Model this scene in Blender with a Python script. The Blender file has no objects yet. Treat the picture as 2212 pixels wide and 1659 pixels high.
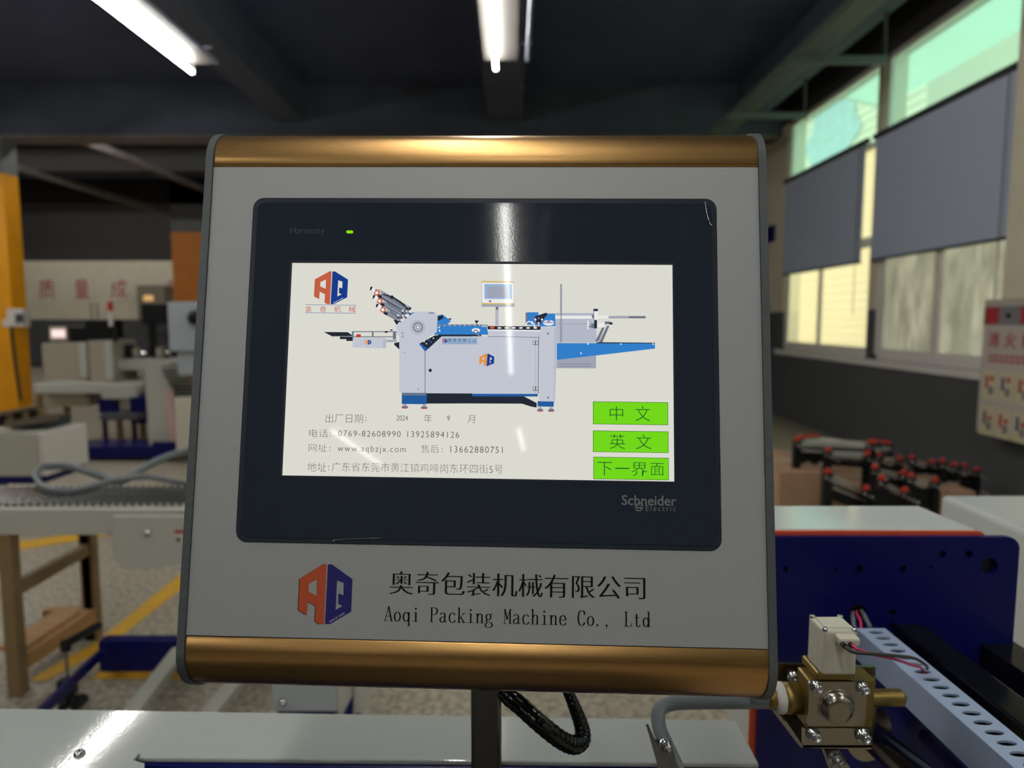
import bpy, bmesh, math, random
from mathutils import Vector, Matrix
from mathutils.geometry import tessellate_polygon

# ------------------------------------------------------------------ camera
scene = bpy.context.scene
FPX = 1475.0; W0, H0 = 2212.0, 1659.0
TH = math.radians(5.4)
CAM = Vector((0, 0, 1.45))
cam_data = bpy.data.cameras.new('camera')
cam = bpy.data.objects.new('camera', cam_data)
scene.collection.objects.link(cam)
scene.camera = cam
cam.location = CAM
cam.rotation_euler = (math.pi / 2 - TH, 0, 0)
cam_data.sensor_fit = 'HORIZONTAL'; cam_data.sensor_width = 36.0
cam_data.lens = 36.0 * FPX / W0
cam_data.clip_start = 0.01; cam_data.clip_end = 200
cam_data.dof.use_dof = True
cam_data.dof.focus_distance = 0.40
cam_data.dof.aperture_fstop = 7.0

# ------------------------------------------------------------------ world, sun, exposure
world = bpy.data.worlds.new('world'); scene.world = world
world.use_nodes = True
wn = world.node_tree.nodes; wl = world.node_tree.links
bgn = wn['Background']
bgn.inputs[0].default_value = (0.86, 0.95, 1.0, 1); bgn.inputs[1].default_value = 1.5
sd = bpy.data.lights.new('sun', 'SUN'); sd.energy = 5.2; sd.angle = math.radians(3); sd.color = (1, 0.93, 0.80)
sun = bpy.data.objects.new('sun', sd); scene.collection.objects.link(sun)
sun.rotation_euler = (0, math.radians(-42), math.radians(-12))
vs = scene.view_settings
vs.view_transform = 'Standard'; vs.look = 'None'; vs.exposure = 0.0; vs.gamma = 1.0; vs.use_curve_mapping = False
scene.cycles.use_denoising = True
scene.cycles.max_bounces = 8; scene.cycles.transparent_max_bounces = 10
scene.cycles.caustics_reflective = False; scene.cycles.caustics_refractive = False
scene.cycles.sample_clamp_indirect = 4.0
TUBE = 68.0           # radiance of the fluorescent tubes

# ------------------------------------------------------------------ helpers
random.seed(7)
COL = scene.collection
DIRX = Vector((1, 0, 0)); FWD = Vector((0, math.cos(TH), -math.sin(TH))); UP = Vector((0, math.sin(TH), math.cos(TH)))
def ray(px, py): return DIRX * ((px - 1106) / FPX) + FWD + UP * ((829.5 - py) / FPX)
def PY(px, py, Y): d = ray(px, py); return CAM + d * (Y / d.y)
def PZ(px, py, z): d = ray(px, py); return CAM + d * ((z - CAM.z) / d.z)
def PX(px, py, X): d = ray(px, py); return CAM + d * (X / d.x)

def lin(c):
    c = c / 255.0
    return c / 12.92 if c <= 0.04045 else ((c + 0.055) / 1.055) ** 2.4
def rgb(r, g, b): return (lin(r), lin(g), lin(b), 1)

def mat(name, col, rough=0.5, metal=0.0, bump=0.0, bscale=200.0, var=0.0, vscale=8.0, stretch=None, spec=0.5,
        coat=0.0, rvar=0.0, col2=None, thr=None):
    m = bpy.data.materials.new(name); m.use_nodes = True
    nt = m.node_tree; b = nt.nodes['Principled BSDF']
    b.inputs['Base Color'].default_value = col
    b.inputs['Roughness'].default_value = rough; b.inputs['Metallic'].default_value = metal
    b.inputs['Specular IOR Level'].default_value = spec
    b.inputs['Coat Weight'].default_value = coat
    tc = nt.nodes.new('ShaderNodeTexCoord'); mp = nt.nodes.new('ShaderNodeMapping')
    nt.links.new(tc.outputs['Object'], mp.inputs[0])
    if stretch: mp.inputs['Scale'].default_value = stretch
    if bump:
        n = nt.nodes.new('ShaderNodeTexNoise'); n.inputs['Scale'].default_value = bscale; n.inputs['Detail'].default_value = 3
        nt.links.new(mp.outputs[0], n.inputs['Vector'])
        bp = nt.nodes.new('ShaderNodeBump'); bp.inputs['Strength'].default_value = 1.0; bp.inputs['Distance'].default_value = bump
        nt.links.new(n.outputs[0], bp.inputs['Height']); nt.links.new(bp.outputs[0], b.inputs['Normal'])
    if var or col2:
        n = nt.nodes.new('ShaderNodeTexNoise'); n.inputs['Scale'].default_value = vscale; n.inputs['Detail'].default_value = 5
        nt.links.new(mp.outputs[0], n.inputs['Vector'])
        r = nt.nodes.new('ShaderNodeValToRGB')
        lo, hi = thr if thr else (0.3, 0.7)
        r.color_ramp.elements[0].position = lo; r.color_ramp.elements[1].position = hi
        if col2: a, c = col, col2
        else:
            a = tuple(max(0, v * (1 - var)) for v in col[:3]) + (1,); c = tuple(v * (1 + var) for v in col[:3]) + (1,)
        r.color_ramp.elements[0].color = a; r.color_ramp.elements[1].color = c
        nt.links.new(n.outputs[0], r.inputs[0]); nt.links.new(r.outputs[0], b.inputs['Base Color'])
        if rvar:
            mr = nt.nodes.new('ShaderNodeMapRange'); mr.inputs[3].default_value = rough - rvar; mr.inputs[4].default_value = rough + rvar
            nt.links.new(n.outputs[0], mr.inputs[0]); nt.links.new(mr.outputs[0], b.inputs['Roughness'])
    return m

def emis(name, col, s=1.0, gloss=0.0):
    m = bpy.data.materials.new(name); m.use_nodes = True
    b = m.node_tree.nodes['Principled BSDF']
    b.inputs['Base Color'].default_value = (0.0, 0.0, 0.0, 1)
    b.inputs['Roughness'].default_value = 0.03 if gloss else 0.6
    b.inputs['Specular IOR Level'].default_value = gloss
    b.inputs['Emission Color'].default_value = col; b.inputs['Emission Strength'].default_value = s
    return m

def basis(ax):
    ax = ax.normalized()
    u = ax.orthogonal().normalized() if abs(ax.z) > 0.99 else Vector((0, 0, 1)).cross(ax).normalized()
    return u, ax.cross(u).normalized(), ax

class MB:
    def __init__(s): s.v = []; s.f = []; s.mi = []; s.sm = []; s.mats = []
    def m(s, mt):
        if mt not in s.mats: s.mats.append(mt)
        return s.mats.index(mt)
    def add(s, vs_, fs, mt, smooth=False, M=None):
        o = len(s.v); k = s.m(mt)
        for p in vs_:
            p = Vector(p); s.v.append(M @ p if M else p)
        for f in fs: s.f.append([o + i for i in f]); s.mi.append(k); s.sm.append(smooth)
        return s
    def box(s, x0, x1, y0, y1, z0, z1, mt, M=None):
        if x0 > x1: x0, x1 = x1, x0
        if y0 > y1: y0, y1 = y1, y0
        if z0 > z1: z0, z1 = z1, z0
        v = [(x0, y0, z0), (x1, y0, z0), (x1, y1, z0), (x0, y1, z0), (x0, y0, z1), (x1, y0, z1), (x1, y1, z1), (x0, y1, z1)]
        return s.add(v, [(3, 2, 1, 0), (4, 5, 6, 7), (0, 1, 5, 4), (1, 2, 6, 5), (2, 3, 7, 6), (3, 0, 4, 7)], mt, M=M)
    def hexa(s, top, bot, mt):
        return s.add(list(bot) + list(top), [(3, 2, 1, 0), (4, 5, 6, 7), (0, 1, 5, 4), (1, 2, 6, 5), (2, 3, 7, 6), (3, 0, 4, 7)], mt)
    def beam(s, p0, p1, w, h, mt):                      # rectangular bar between two points, h along its upright side
        p0 = Vector(p0); p1 = Vector(p1); u, v, a = basis(p1 - p0)
        q = [u * (-w / 2) + v * (-h / 2), u * (w / 2) + v * (-h / 2), u * (w / 2) + v * (h / 2), u * (-w / 2) + v * (h / 2)]
        return s.add([p0 + k for k in q] + [p1 + k for k in q], [(3, 2, 1, 0), (4, 5, 6, 7), (0, 1, 5, 4), (1, 2, 6, 5), (2, 3, 7, 6), (3, 0, 4, 7)], mt)
    def cyl(s, p0, p1, r, mt, seg=16, r1=None, caps=True):
        p0 = Vector(p0); p1 = Vector(p1); u, v, a = basis(p1 - p0); r1 = r if r1 is None else r1
        vs_ = []
        for p, rr in ((p0, r), (p1, r1)):
            for i in range(seg):
                t = 2 * math.pi * i / seg; vs_.append(p + u * (rr * math.cos(t)) + v * (rr * math.sin(t)))
        s.add(vs_, [(i, (i + 1) % seg, seg + (i + 1) % seg, seg + i) for i in range(seg)], mt, smooth=seg > 7)
        if caps:
            s.add(vs_[:seg], [list(range(seg))[::-1]], mt); s.add(vs_[seg:], [list(range(seg))], mt)
        return s
    def lathe(s, p0, ax, prof, mt, seg=24):             # prof: (radius, distance along axis)
        p0 = Vector(p0); u, v, a = basis(Vector(ax)); vs_ = []
        for r, d in prof:
            for i in range(seg):
                t = 2 * math.pi * i / seg; vs_.append(p0 + a * d + u * (r * math.cos(t)) + v * (r * math.sin(t)))
        fs = []
        for k in range(len(prof) - 1):
            for i in range(seg):
                j = (i + 1) % seg; fs.append((k * seg + i, k * seg + j, (k + 1) * seg + j, (k + 1) * seg + i))
        return s.add(vs_, fs, mt, smooth=True)
    def tube(s, path, r, mt, seg=10, caps=True):
        path = [Vector(p) for p in path]; n = len(path); rings = []; pu = None
        for i, p in enumerate(path):
            t = (path[min(i + 1, n - 1)] - path[max(i - 1, 0)]).normalized()
            u = (pu - t * pu.dot(t)).normalized() if pu else basis(t)[0]
            pu = u; v = t.cross(u); rr = r[i] if isinstance(r, (list, tuple)) else r
            rings += [p + u * (rr * math.cos(2 * math.pi * k / seg)) + v * (rr * math.sin(2 * math.pi * k / seg)) for k in range(seg)]
        fs = [(i * seg + k, i * seg + (k + 1) % seg, (i + 1) * seg + (k + 1) % seg, (i + 1) * seg + k) for i in range(n - 1) for k in range(seg)]
        s.add(rings, fs, mt, smooth=True)
        if caps:
            s.add(rings[:seg], [list(range(seg))[::-1]], mt); s.add(rings[-seg:], [list(range(seg))], mt)
        return s
    def plate(s, outer, holes, z0, z1, mt, M=None, wall=None, back=True):   # flat 2-D shape with holes, thickness z0..z1
        loops = [[Vector((p[0], p[1], 0)) for p in outer]] + [[Vector((p[0], p[1], 0)) for p in h] for h in holes]
        flat = [p for l in loops for p in l]
        tri = tessellate_polygon(loops)
        up = []
        for t in tri:
            a, b, c = (flat[i] for i in t)
            up.append(t if (b - a).cross(c - a).z > 0 else (t[0], t[2], t[1]))
        s.add([(p.x, p.y, z1) for p in flat], up, mt, M=M)
        if z0 != z1:
            if back: s.add([(p.x, p.y, z0) for p in flat], [t[::-1] for t in up], mt, M=M)
            for li, l in enumerate(loops):
                area = sum(l[i].x * l[(i + 1) % len(l)].y - l[(i + 1) % len(l)].x * l[i].y for i in range(len(l)))
                n = len(l); vv = [(p.x, p.y, z0) for p in l] + [(p.x, p.y, z1) for p in l]
                fs = [(i, (i + 1) % n, n + (i + 1) % n, n + i) for i in range(n)]
                if (area < 0) != (li > 0): fs = [f[::-1] for f in fs]
                s.add(vv, fs, wall if (wall and li > 0) else mt, M=M)
        return s
    def build(s, name, parent=None, world=True, bevel=0.0, seg=2, **props):
        me = bpy.data.meshes.new(name)
        me.from_pydata([tuple(p) for p in s.v], [], s.f)
        for mt in s.mats: me.materials.append(mt)
        me.polygons.foreach_set('material_index', s.mi); me.polygons.foreach_set('use_smooth', s.sm)
        me.update()
        o = bpy.data.objects.new(name, me); COL.objects.link(o)
        if bevel:
            b = o.modifiers.new('bevel', 'BEVEL'); b.width = bevel; b.segments = seg; b.limit_method = 'ANGLE'; b.angle_limit = math.radians(40)
            b.harden_normals = False
        if parent is not None:
            o.parent = parent
            if world: o.matrix_parent_inverse = RM[top_of(parent)].inverted()
        for k, v in props.items(): o[k] = v
        return o

RM = {}
def top_of(o):
    while o.parent: o = o.parent
    return o.name
def thing(name, label, cat, loc=(0, 0, 0), M=None, group=None):
    o = bpy.data.objects.new(name, None); COL.objects.link(o)
    o.empty_display_size = 0.05
    Mx = M if M is not None else Matrix.Translation(Vector(loc))
    o.matrix_world = Mx; RM[o.name] = Mx.copy()
    o['label'] = label; o['category'] = cat
    if group: o['group'] = group
    return o
def tag(o, label, cat, group=None, kind=None):
    o['label'] = label; o['category'] = cat
    if group: o['group'] = group
    if kind: o['kind'] = kind
    if o.name not in RM: RM[o.name] = Matrix.Identity(4)
    return o
def struct(o, label=None):
    o['kind'] = 'structure'; RM.setdefault(o.name, Matrix.Identity(4))
    if label: o['label'] = label
    return o
def sroot(name, label, loc):
    o = bpy.data.objects.new(name, None); COL.objects.link(o); o.location = loc
    RM[o.name] = Matrix.Translation(Vector(loc)); o['kind'] = 'structure'; o['label'] = label
    return o
def sub(mb, name, part, bevel=0.0):                    # a sub-part, its mesh in world coordinates
    o = mb.build(name, None, bevel=bevel); o.parent = part
    return o
def subl(mb, name, part):                              # a sub-part in the same local frame as its part
    o = mb.build(name, None); o.parent = part
    return o
def copy_tree(o, loc, label=None, group=None):
    c = o.copy(); COL.objects.link(c); c.location = loc
    if label: c['label'] = label
    if group: c['group'] = group
    for ch in list(o.children):
        d = ch.copy(); COL.objects.link(d); d.parent = c
        for g in list(ch.children):
            e = g.copy(); COL.objects.link(e); e.parent = d
    return c
def rrect(x0, x1, y0, y1, r, n=6, corners=(1, 1, 1, 1)):
    out = []
    for (cx, cy, a0, on) in ((x1 - r, y0 + r, -90, corners[0]), (x1 - r, y1 - r, 0, corners[1]), (x0 + r, y1 - r, 90, corners[2]), (x0 + r, y0 + r, 180, corners[3])):
        if on:
            for i in range(n + 1):
                t = math.radians(a0 + 90 * i / n); out.append((cx + r * math.cos(t), cy + r * math.sin(t)))
        else:
            t = math.radians(a0 + 45); out.append((cx + r * (1 if math.cos(t) > 0 else -1), cy + r * (1 if math.sin(t) > 0 else -1)))
    return out
def circ(cx, cy, r, n=20, ry=None):
    ry = ry or r
    return [(cx + r * math.cos(2 * math.pi * i / n), cy + ry * math.sin(2 * math.pi * i / n)) for i in range(n)]

def spline(pts, n=8):                                  # smooth path through points
    P = [Vector(p) for p in pts]; P = [P[0] * 2 - P[1]] + P + [P[-1] * 2 - P[-2]]; out = []
    for i in range(1, len(P) - 2):
        for k in range(n):
            t = k / n; a, b, c, d = P[i - 1:i + 3]
            out.append(0.5 * ((2 * b) + (c - a) * t + (2 * a - 5 * b + 4 * c - d) * t * t + (3 * b - a - 3 * c + d) * t ** 3))
    out.append(P[-2]); return out

_tc = {}
def text_shape(s, offset=0.0, spacing=1.0):
    key = (s, offset, spacing)
    if key in _tc: return _tc[key]
    cu = bpy.data.curves.new('lettering_source', 'FONT'); cu.body = s; cu.size = 1.0; cu.offset = offset
    cu.resolution_u = 3; cu.space_character = spacing; cu.fill_mode = 'FRONT'
    o = bpy.data.objects.new('lettering_source', cu); COL.objects.link(o)
    dg = bpy.context.evaluated_depsgraph_get(); dg.update()
    me = o.evaluated_get(dg).to_mesh()
    vs_ = [(v.co.x, v.co.y) for v in me.vertices]; fs = [tuple(p.vertices) for p in me.polygons]
    o.evaluated_get(dg).to_mesh_clear()
    bpy.data.objects.remove(o); bpy.data.curves.remove(cu)
    if not vs_: vs_ = [(0, 0), (1, 0), (0, 1)]; fs = []
    x0 = min(v[0] for v in vs_); x1 = max(v[0] for v in vs_); y0 = min(v[1] for v in vs_); y1 = max(v[1] for v in vs_)
    r = (vs_, fs, (x0, x1, y0, y1)); _tc[key] = r; return r
def put_text(mb, s, x0, x1, y0, y1, z, mt, offset=0.0, M=None, dx=0.0, spacing=1.0, flat_h=None):
    """text stretched into the rectangle x0..x1, y0..y1 of a flat surface"""
    vs_, fs, (a0, a1, b0, b1) = text_shape(s, offset, spacing)
    sx = (x1 - x0) / max(a1 - a0, 1e-6); sy = (y1 - y0) / max(b1 - b0, 1e-6)
    P = [(x0 + (v[0] - a0) * sx + dx, y0 + (v[1] - b0) * sy, z) for v in vs_]
    f2 = []
    for f in fs:
        a, b, c = (Vector(P[i]) for i in f[:3])
        f2.append(f if (b - a).cross(c - a).z >= 0 else f[::-1])
    mb.add(P, f2, mt, M=M)

# ------------------------------------------------------------------ materials
M_floor = mat('floor_stone', rgb(140, 132, 116), 0.42, bump=0.0006, bscale=60, vscale=38, col2=rgb(196, 184, 164), thr=(0.38, 0.62))
M_ceil = mat('ceiling_dark_paint', rgb(76, 84, 112), 0.8, var=0.1, vscale=1.5)
M_beam = mat('beam_dark_paint', rgb(78, 84, 98), 0.75, var=0.12, vscale=2)
M_beamw = mat('beam_edge_pale', rgb(120, 112, 108), 0.7, var=0.2, vscale=6)
M_wallw = mat('wall_cream_paint', rgb(214, 204, 180), 0.8, var=0.05, vscale=3)
M_walld = mat('wall_charcoal_paint', rgb(82, 82, 84), 0.7, var=0.08, vscale=2)
M_wallk = mat('wall_black_paint', rgb(52, 48, 46), 0.8, var=0.1, vscale=2)
M_yel = mat('column_yellow_paint', rgb(250, 170, 20), 0.5, var=0.08, vscale=3)
M_ora = mat('column_orange_paint', rgb(225, 135, 40), 0.5, var=0.06, vscale=3)
M_colg = mat('column_grey_paint', rgb(120, 120, 120), 0.7, var=0.1, vscale=4)
M_alu = mat('window_frame_white', rgb(226, 220, 214), 0.4)
M_face = mat('silver_powder_paint', rgb(178, 179, 180), 0.5, metal=0.35, bump=0.00003, bscale=2200, vscale=2200, var=0.22)
M_side = mat('side_plate_grey', rgb(98, 104, 106), 0.45, metal=0.4, var=0.06, vscale=300)
M_gold = mat('gold_anodised', (0.60, 0.35, 0.13, 1), 0.3, metal=1.0, var=0.07, vscale=160, stretch=(0.02, 6, 6), rvar=0.015)
M_bez = mat('bezel_black_film', rgb(47, 54, 67), 0.06, bump=0.000006, bscale=900, spec=0.4)
M_gask = mat('bezel_frame_black', rgb(40, 48, 60), 0.35, spec=0.4)
M_black = mat('black_plastic', rgb(18, 18, 20), 0.4)
M_ink = mat('print_black', rgb(12, 12, 14), 0.7, spec=0.2)
M_lgo = mat('logo_orange_print', rgb(196, 84, 46), 0.5)
M_lgs = mat('logo_brown_edge', rgb(96, 52, 30), 0.5)
M_lgb = mat('logo_blue_print', rgb(34, 30, 112), 0.5)
M_wht = mat('print_white', rgb(220, 220, 220), 0.5)
M_dim = mat('print_dim_grey', rgb(84, 90, 98), 0.5)
M_sch = mat('print_mid_grey', rgb(132, 136, 138), 0.5)
M_led = emis('status_led', rgb(130, 225, 20), 1.0)
M_bench = mat('bench_gloss_white', rgb(186, 190, 186), 0.05, bump=0.000026, bscale=420, spec=0.5)
M_cover = mat('cover_gloss_white', rgb(202, 206, 202), 0.08, bump=0.00002, bscale=350)
M_navy = mat('navy_gloss_paint', rgb(12, 18, 92), 0.3, bump=0.00002, bscale=420, spec=0.3)
M_oran = mat('orange_paint', rgb(232, 92, 48), 0.45)
M_chrome = mat('chrome', (0.55, 0.53, 0.5, 1), 0.12, metal=1.0)
M_roll = mat('roller_zinc', (0.9, 0.89, 0.88, 1), 0.2, metal=1.0)
M_dchr = mat('dark_chrome', (0.16, 0.15, 0.135, 1), 0.1, metal=1.0)
M_steel = mat('brushed_steel', (0.38, 0.34, 0.29, 1), 0.24, metal=1.0, var=0.15, vscale=200, stretch=(1, 1, 12))
M_screw = mat('zinc_screw', (0.72, 0.72, 0.72, 1), 0.2, metal=1.0)
M_brass = mat('brass', (0.27, 0.185, 0.055, 1), 0.34, metal=0.75, var=0.12, vscale=150)
M_coil = mat('coil_ivory_plastic', rgb(212, 208, 190), 0.35, var=0.04, vscale=200)
M_ptfe = mat('thread_tape_white', rgb(226, 222, 214), 0.7, bump=0.0003, bscale=600)
M_duct = mat('duct_blue_grey_plastic', rgb(160, 176, 204), 0.45, var=0.03, vscale=60)
M_hose = mat('grey_hose', rgb(112, 118, 122), 0.4)
M_wred = mat('wire_pink', rgb(214, 52, 104), 0.35)
M_wblk = mat('wire_black', rgb(46, 44, 38), 0.4)
M_rubber = mat('black_glossy_conduit', rgb(10, 10, 11), 0.14)
M_brown = mat('brown_steel_tube', rgb(150, 124, 88), 0.5, metal=0.2, var=0.1, vscale=10)
M_wood = mat('pale_wood', rgb(186, 142, 92), 0.6, var=0.15, vscale=12, stretch=(1, 8, 8))
M_carton = mat('cardboard', rgb(190, 152, 122), 0.85, var=0.05, vscale=15)
M_mgrey = mat('machine_light_grey', rgb(196, 194, 184), 0.4)
M_mbeige = mat('machine_beige', rgb(176, 166, 148), 0.5)
M_mblue = mat('machine_grey_blue', rgb(176, 184, 190), 0.45)
M_red = mat('red_plastic', rgb(200, 30, 34), 0.4)
M_knob = mat('knob_red_orange', rgb(214, 52, 40), 0.35)
M_redp = mat('red_print', rgb(170, 40, 44), 0.7)
M_paper = mat('paper_pale', rgb(214, 206, 190), 0.8)
M_blind = mat('roller_blind_grey', rgb(178, 186, 204), 0.85, bump=0.0003, bscale=500)
M_blindd = mat('blind_rail_dark', rgb(56, 58, 60), 0.6)
M_yline = mat('floor_line_yellow', rgb(226, 172, 40), 0.6, var=0.1, vscale=20)
M_blkgl = mat('black_polished_bar', (0.05, 0.052, 0.055, 1), 0.16, metal=0.9, var=0.3, vscale=150, stretch=(10, 0.4, 10))
M_tray = mat('cable_tray_grey', rgb(112, 124, 116), 0.5)
M_tube = emis('lamp_tube_light', (0.98, 0.98, 0.93, 1), TUBE)
M_tubeoff = mat('lamp_tube_unlit', rgb(150, 150, 168), 0.3)
M_refl = mat('lamp_reflector', rgb(88, 84, 80), 0.5)
M_bld = mat('outside_wall_beige', rgb(222, 212, 190), 0.9, var=0.05, vscale=1)
M_bld2 = mat('outside_wall_pale', rgb(232, 234, 214), 0.9)
M_bldb = mat('outside_blue_paint', rgb(142, 176, 192), 0.9, var=0.2, vscale=3)
M_pink = mat('pale_pink_edge', rgb(226, 190, 184), 0.5)

def glass(name, tint, frost, dirt=0.0):
    m = bpy.data.materials.new(name); m.use_nodes = True; nt = m.node_tree
    for n in list(nt.nodes): nt.nodes.remove(n)
    out = nt.nodes.new('ShaderNodeOutputMaterial')
    tr = nt.nodes.new('ShaderNodeBsdfTransparent'); tr.inputs[0].default_value = tint
    tl = nt.nodes.new('ShaderNodeBsdfTranslucent'); tl.inputs[0].default_value = tint
    mx = nt.nodes.new('ShaderNodeMixShader'); mx.inputs[0].default_value = frost
    nt.links.new(tr.outputs[0], mx.inputs[1]); nt.links.new(tl.outputs[0], mx.inputs[2])
    gl = nt.nodes.new('ShaderNodeBsdfGlossy'); gl.inputs['Roughness'].default_value = 0.05
    m2 = nt.nodes.new('ShaderNodeMixShader'); m2.inputs[0].default_value = 0.06
    nt.links.new(mx.outputs[0], m2.inputs[1]); nt.links.new(gl.outputs[0], m2.inputs[2])
    if dirt:
        df = nt.nodes.new('ShaderNodeBsdfTranslucent'); df.inputs[0].default_value = (0.42, 0.40, 0.36, 1)
        tc = nt.nodes.new('ShaderNodeTexCoord'); mp = nt.nodes.new('ShaderNodeMapping'); mp.inputs['Scale'].default_value = (1, 5, 2)
        no = nt.nodes.new('ShaderNodeTexNoise'); no.inputs['Scale'].default_value = 1.6; no.inputs['Detail'].default_value = 6
        nt.links.new(tc.outputs['Object'], mp.inputs[0]); nt.links.new(mp.outputs[0], no.inputs['Vector'])
        mr = nt.nodes.new('ShaderNodeMapRange'); mr.inputs[1].default_value = 0.35; mr.inputs[2].default_value = 0.7
        mr.inputs[3].default_value = dirt; mr.inputs[4].default_value = dirt * 0.45
        nt.links.new(no.outputs[0], mr.inputs[0])
        m3 = nt.nodes.new('ShaderNodeMixShader'); nt.links.new(mr.outputs[0], m3.inputs[0])
        nt.links.new(m2.outputs[0], m3.inputs[1]); nt.links.new(df.outputs[0], m3.inputs[2])
        nt.links.new(m3.outputs[0], out.inputs[0])
    else: nt.links.new(m2.outputs[0], out.inputs[0])
    return m
G_green = glass('glass_green_tint', (0.74, 0.92, 0.84, 1), 0.25)
G_clear = glass('glass_frosted_cream', (0.96, 0.92, 0.76, 1), 0.45)
G_dirty = glass('glass_dirty_frosted', (0.84, 0.82, 0.78, 1), 0.45, dirt=0.85)

# ------------------------------------------------------------------ the room
XR = 4.0; ZC = 4.9; XL = -16.0; YB = -14.0; YF = 21.0
struct(MB().box(XL, XR + .25, YB, YF + .3, -0.2, 0, M_floor).build('floor'), 'speckled brown stone floor of the workshop')
struct(MB().box(XL, XR + .25, YB, YF + .3, ZC, ZC + .2, M_ceil).build('ceiling'), 'dark blue-grey painted workshop ceiling')
w = MB()
w.box(XL, XR, YF, YF + .25, 0, 1.45, M_walld).box(XL, XR, YF - .01, YF + .25, 1.45, 3.22, M_wallw).box(XL, XR, YF, YF + .25, 3.22, ZC, M_wallk)
struct(w.build('wall_back'), 'far wall with a cream band between dark paint')
struct(MB().box(XL - .25, XL, YB, YF, 0, ZC, M_walld).build('wall_left'))
struct(MB().box(XL, XR, YB - .25, YB, 0, ZC, M_walld).build('wall_front'))
# right wall with window openings
ZS = 1.01; ZT = 4.27
bays = [(7.72, 10.15), (5.42, 7.60), (2.45, 4.70), (0.0, 2.3), (-4.6, -2.3), (-7.2, -4.9)]
w = MB()
w.box(XR, XR + .25, YB, YF, 0, ZS, M_walld).box(XR, XR + .25, YB, YF, ZT, ZC, M_wallk)
ys = sorted([b for bb in bays for b in bb]); cur = YB
for i in range(0, len(ys), 2):
    w.box(XR, XR + .25, cur, ys[i], ZS, 1.56, M_walld).box(XR, XR + .25, cur, ys[i], 1.56, ZT, M_wallw); cur = ys[i + 1]
w.box(XR, XR + .25, cur, YF, ZS, 1.56, M_walld).box(XR, XR + .25, cur, YF, 1.56, ZT, M_wallw)
w.box(XR - .18, XR, 4.78, 5.36, 0, 1.56, M_walld).box(XR - .18, XR, 4.78, 5.36, 1.56, ZC, M_wallw)
struct(w.build('wall_right'), 'right wall, charcoal below and cream above, with tall windows')
struct(MB().box(XR - .05, XR + .02, 5.3, 10.3, ZS - .07, ZS, M_alu).build('trim_1'), 'long pale window ledge')

def window(n, y0, y1, split, gl, label):
    r = sroot('window_%d' % n, label, (XR + .08, (y0 + y1) / 2, ZS))
    x0, x1 = XR + .03, XR + .10
    f = MB()
    f.box(x0, x1, y0, y0 + .05, ZS, ZT, M_alu).box(x0, x1, y1 - .05, y1, ZS, ZT, M_alu)
    f.box(x0, x1, y0, y1, ZS, ZS + .06, M_alu).box(x0, x1, y0, y1, ZT - .06, ZT, M_alu)
    f.box(x0, x1, y0, y1, 3.36, 3.42, M_alu).box(x0, x1, y0, y1, 2.32, 2.38, M_alu)
    f.build('window_frame', r)
    s1 = MB()
    ya, yb = y0 + .05, y1 - .05
    for a, b, xx in ((ya, split + .05, 0.055), (split - .05, yb, 0.035)):
        sf = MB(); X0, X1 = XR + xx, XR + xx + .03
        sf.box(X0, X1, a, a + .07, ZS + .06, 2.32, M_alu).box(X0, X1, b - .07, b, ZS + .06, 2.32, M_alu)
        sf.box(X0, X1, a + .07, b - .07, ZS + .06, ZS + .12, M_alu).box(X0, X1, a + .07, b - .07, 2.27, 2.32, M_alu)
        so = sf.build('sash', r)
        sub(MB().box(X0 + .01, X0 + .014, a + .07, b - .07, ZS + .12, 2.27, gl), 'pane', so)
    MB().box(XR + .06, XR + .066, ya, yb, 2.38, 3.36, gl).build('pane', r)
    MB().box(XR + .06, XR + .066, ya, yb, 3.42, ZT - .06, G_green).build('pane', r, label='green tinted top pane')
    return r
window(1, 7.72, 10.15, 9.05, G_clear, 'far window with bright cream lower panes')
window(2, 5.42, 7.60, 6.55, G_dirty, 'nearer window with grey smeared lower panes')
for k, (a, b) in enumerate(bays[2:]):
    window(3 + k, a, b, (a + b) / 2, G_dirty, 'window further along the right wall')

def blind(y0, y1, label, zt=3.41, zb=2.11):
    t = thing('roller_blind', label, 'blind', (XR - .03, (y0 + y1) / 2, zt), group='grey roller blinds on the right wall')
    MB().box(XR - .045, XR - .04, y0 + .03, y1 - .03, zb, zt, M_blind).build('blind_fabric', t)
    MB().cyl((XR - .04, y0, zt + .02), (XR - .04, y1, zt + .02), .035, M_blindd, 12).build('roller', t)
    MB().box(XR - .055, XR - .03, y0 + .03, y1 - .03, zb - .025, zb, M_blindd).build('bottom_bar', t)
    if y0 > 5:
        m = MB(); m.tube([(XR - .07, y0 + .10, zt), (XR - .07, y0 + .10, 1.5)], .004, M_blindd, 5).build('pull_cord', t)
blind(7.82, 10.12, 'grey roller blind over the far window with bright cream panes')
blind(5.50, 7.66, 'grey roller blind over the nearer window with smeared panes')
for (a, b), n_ in zip(bays[2:], ('first', 'second', 'third', 'fourth')): blind(a, b, 'grey roller blind, %s past the pilaster toward the camera side' % n_)

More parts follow.
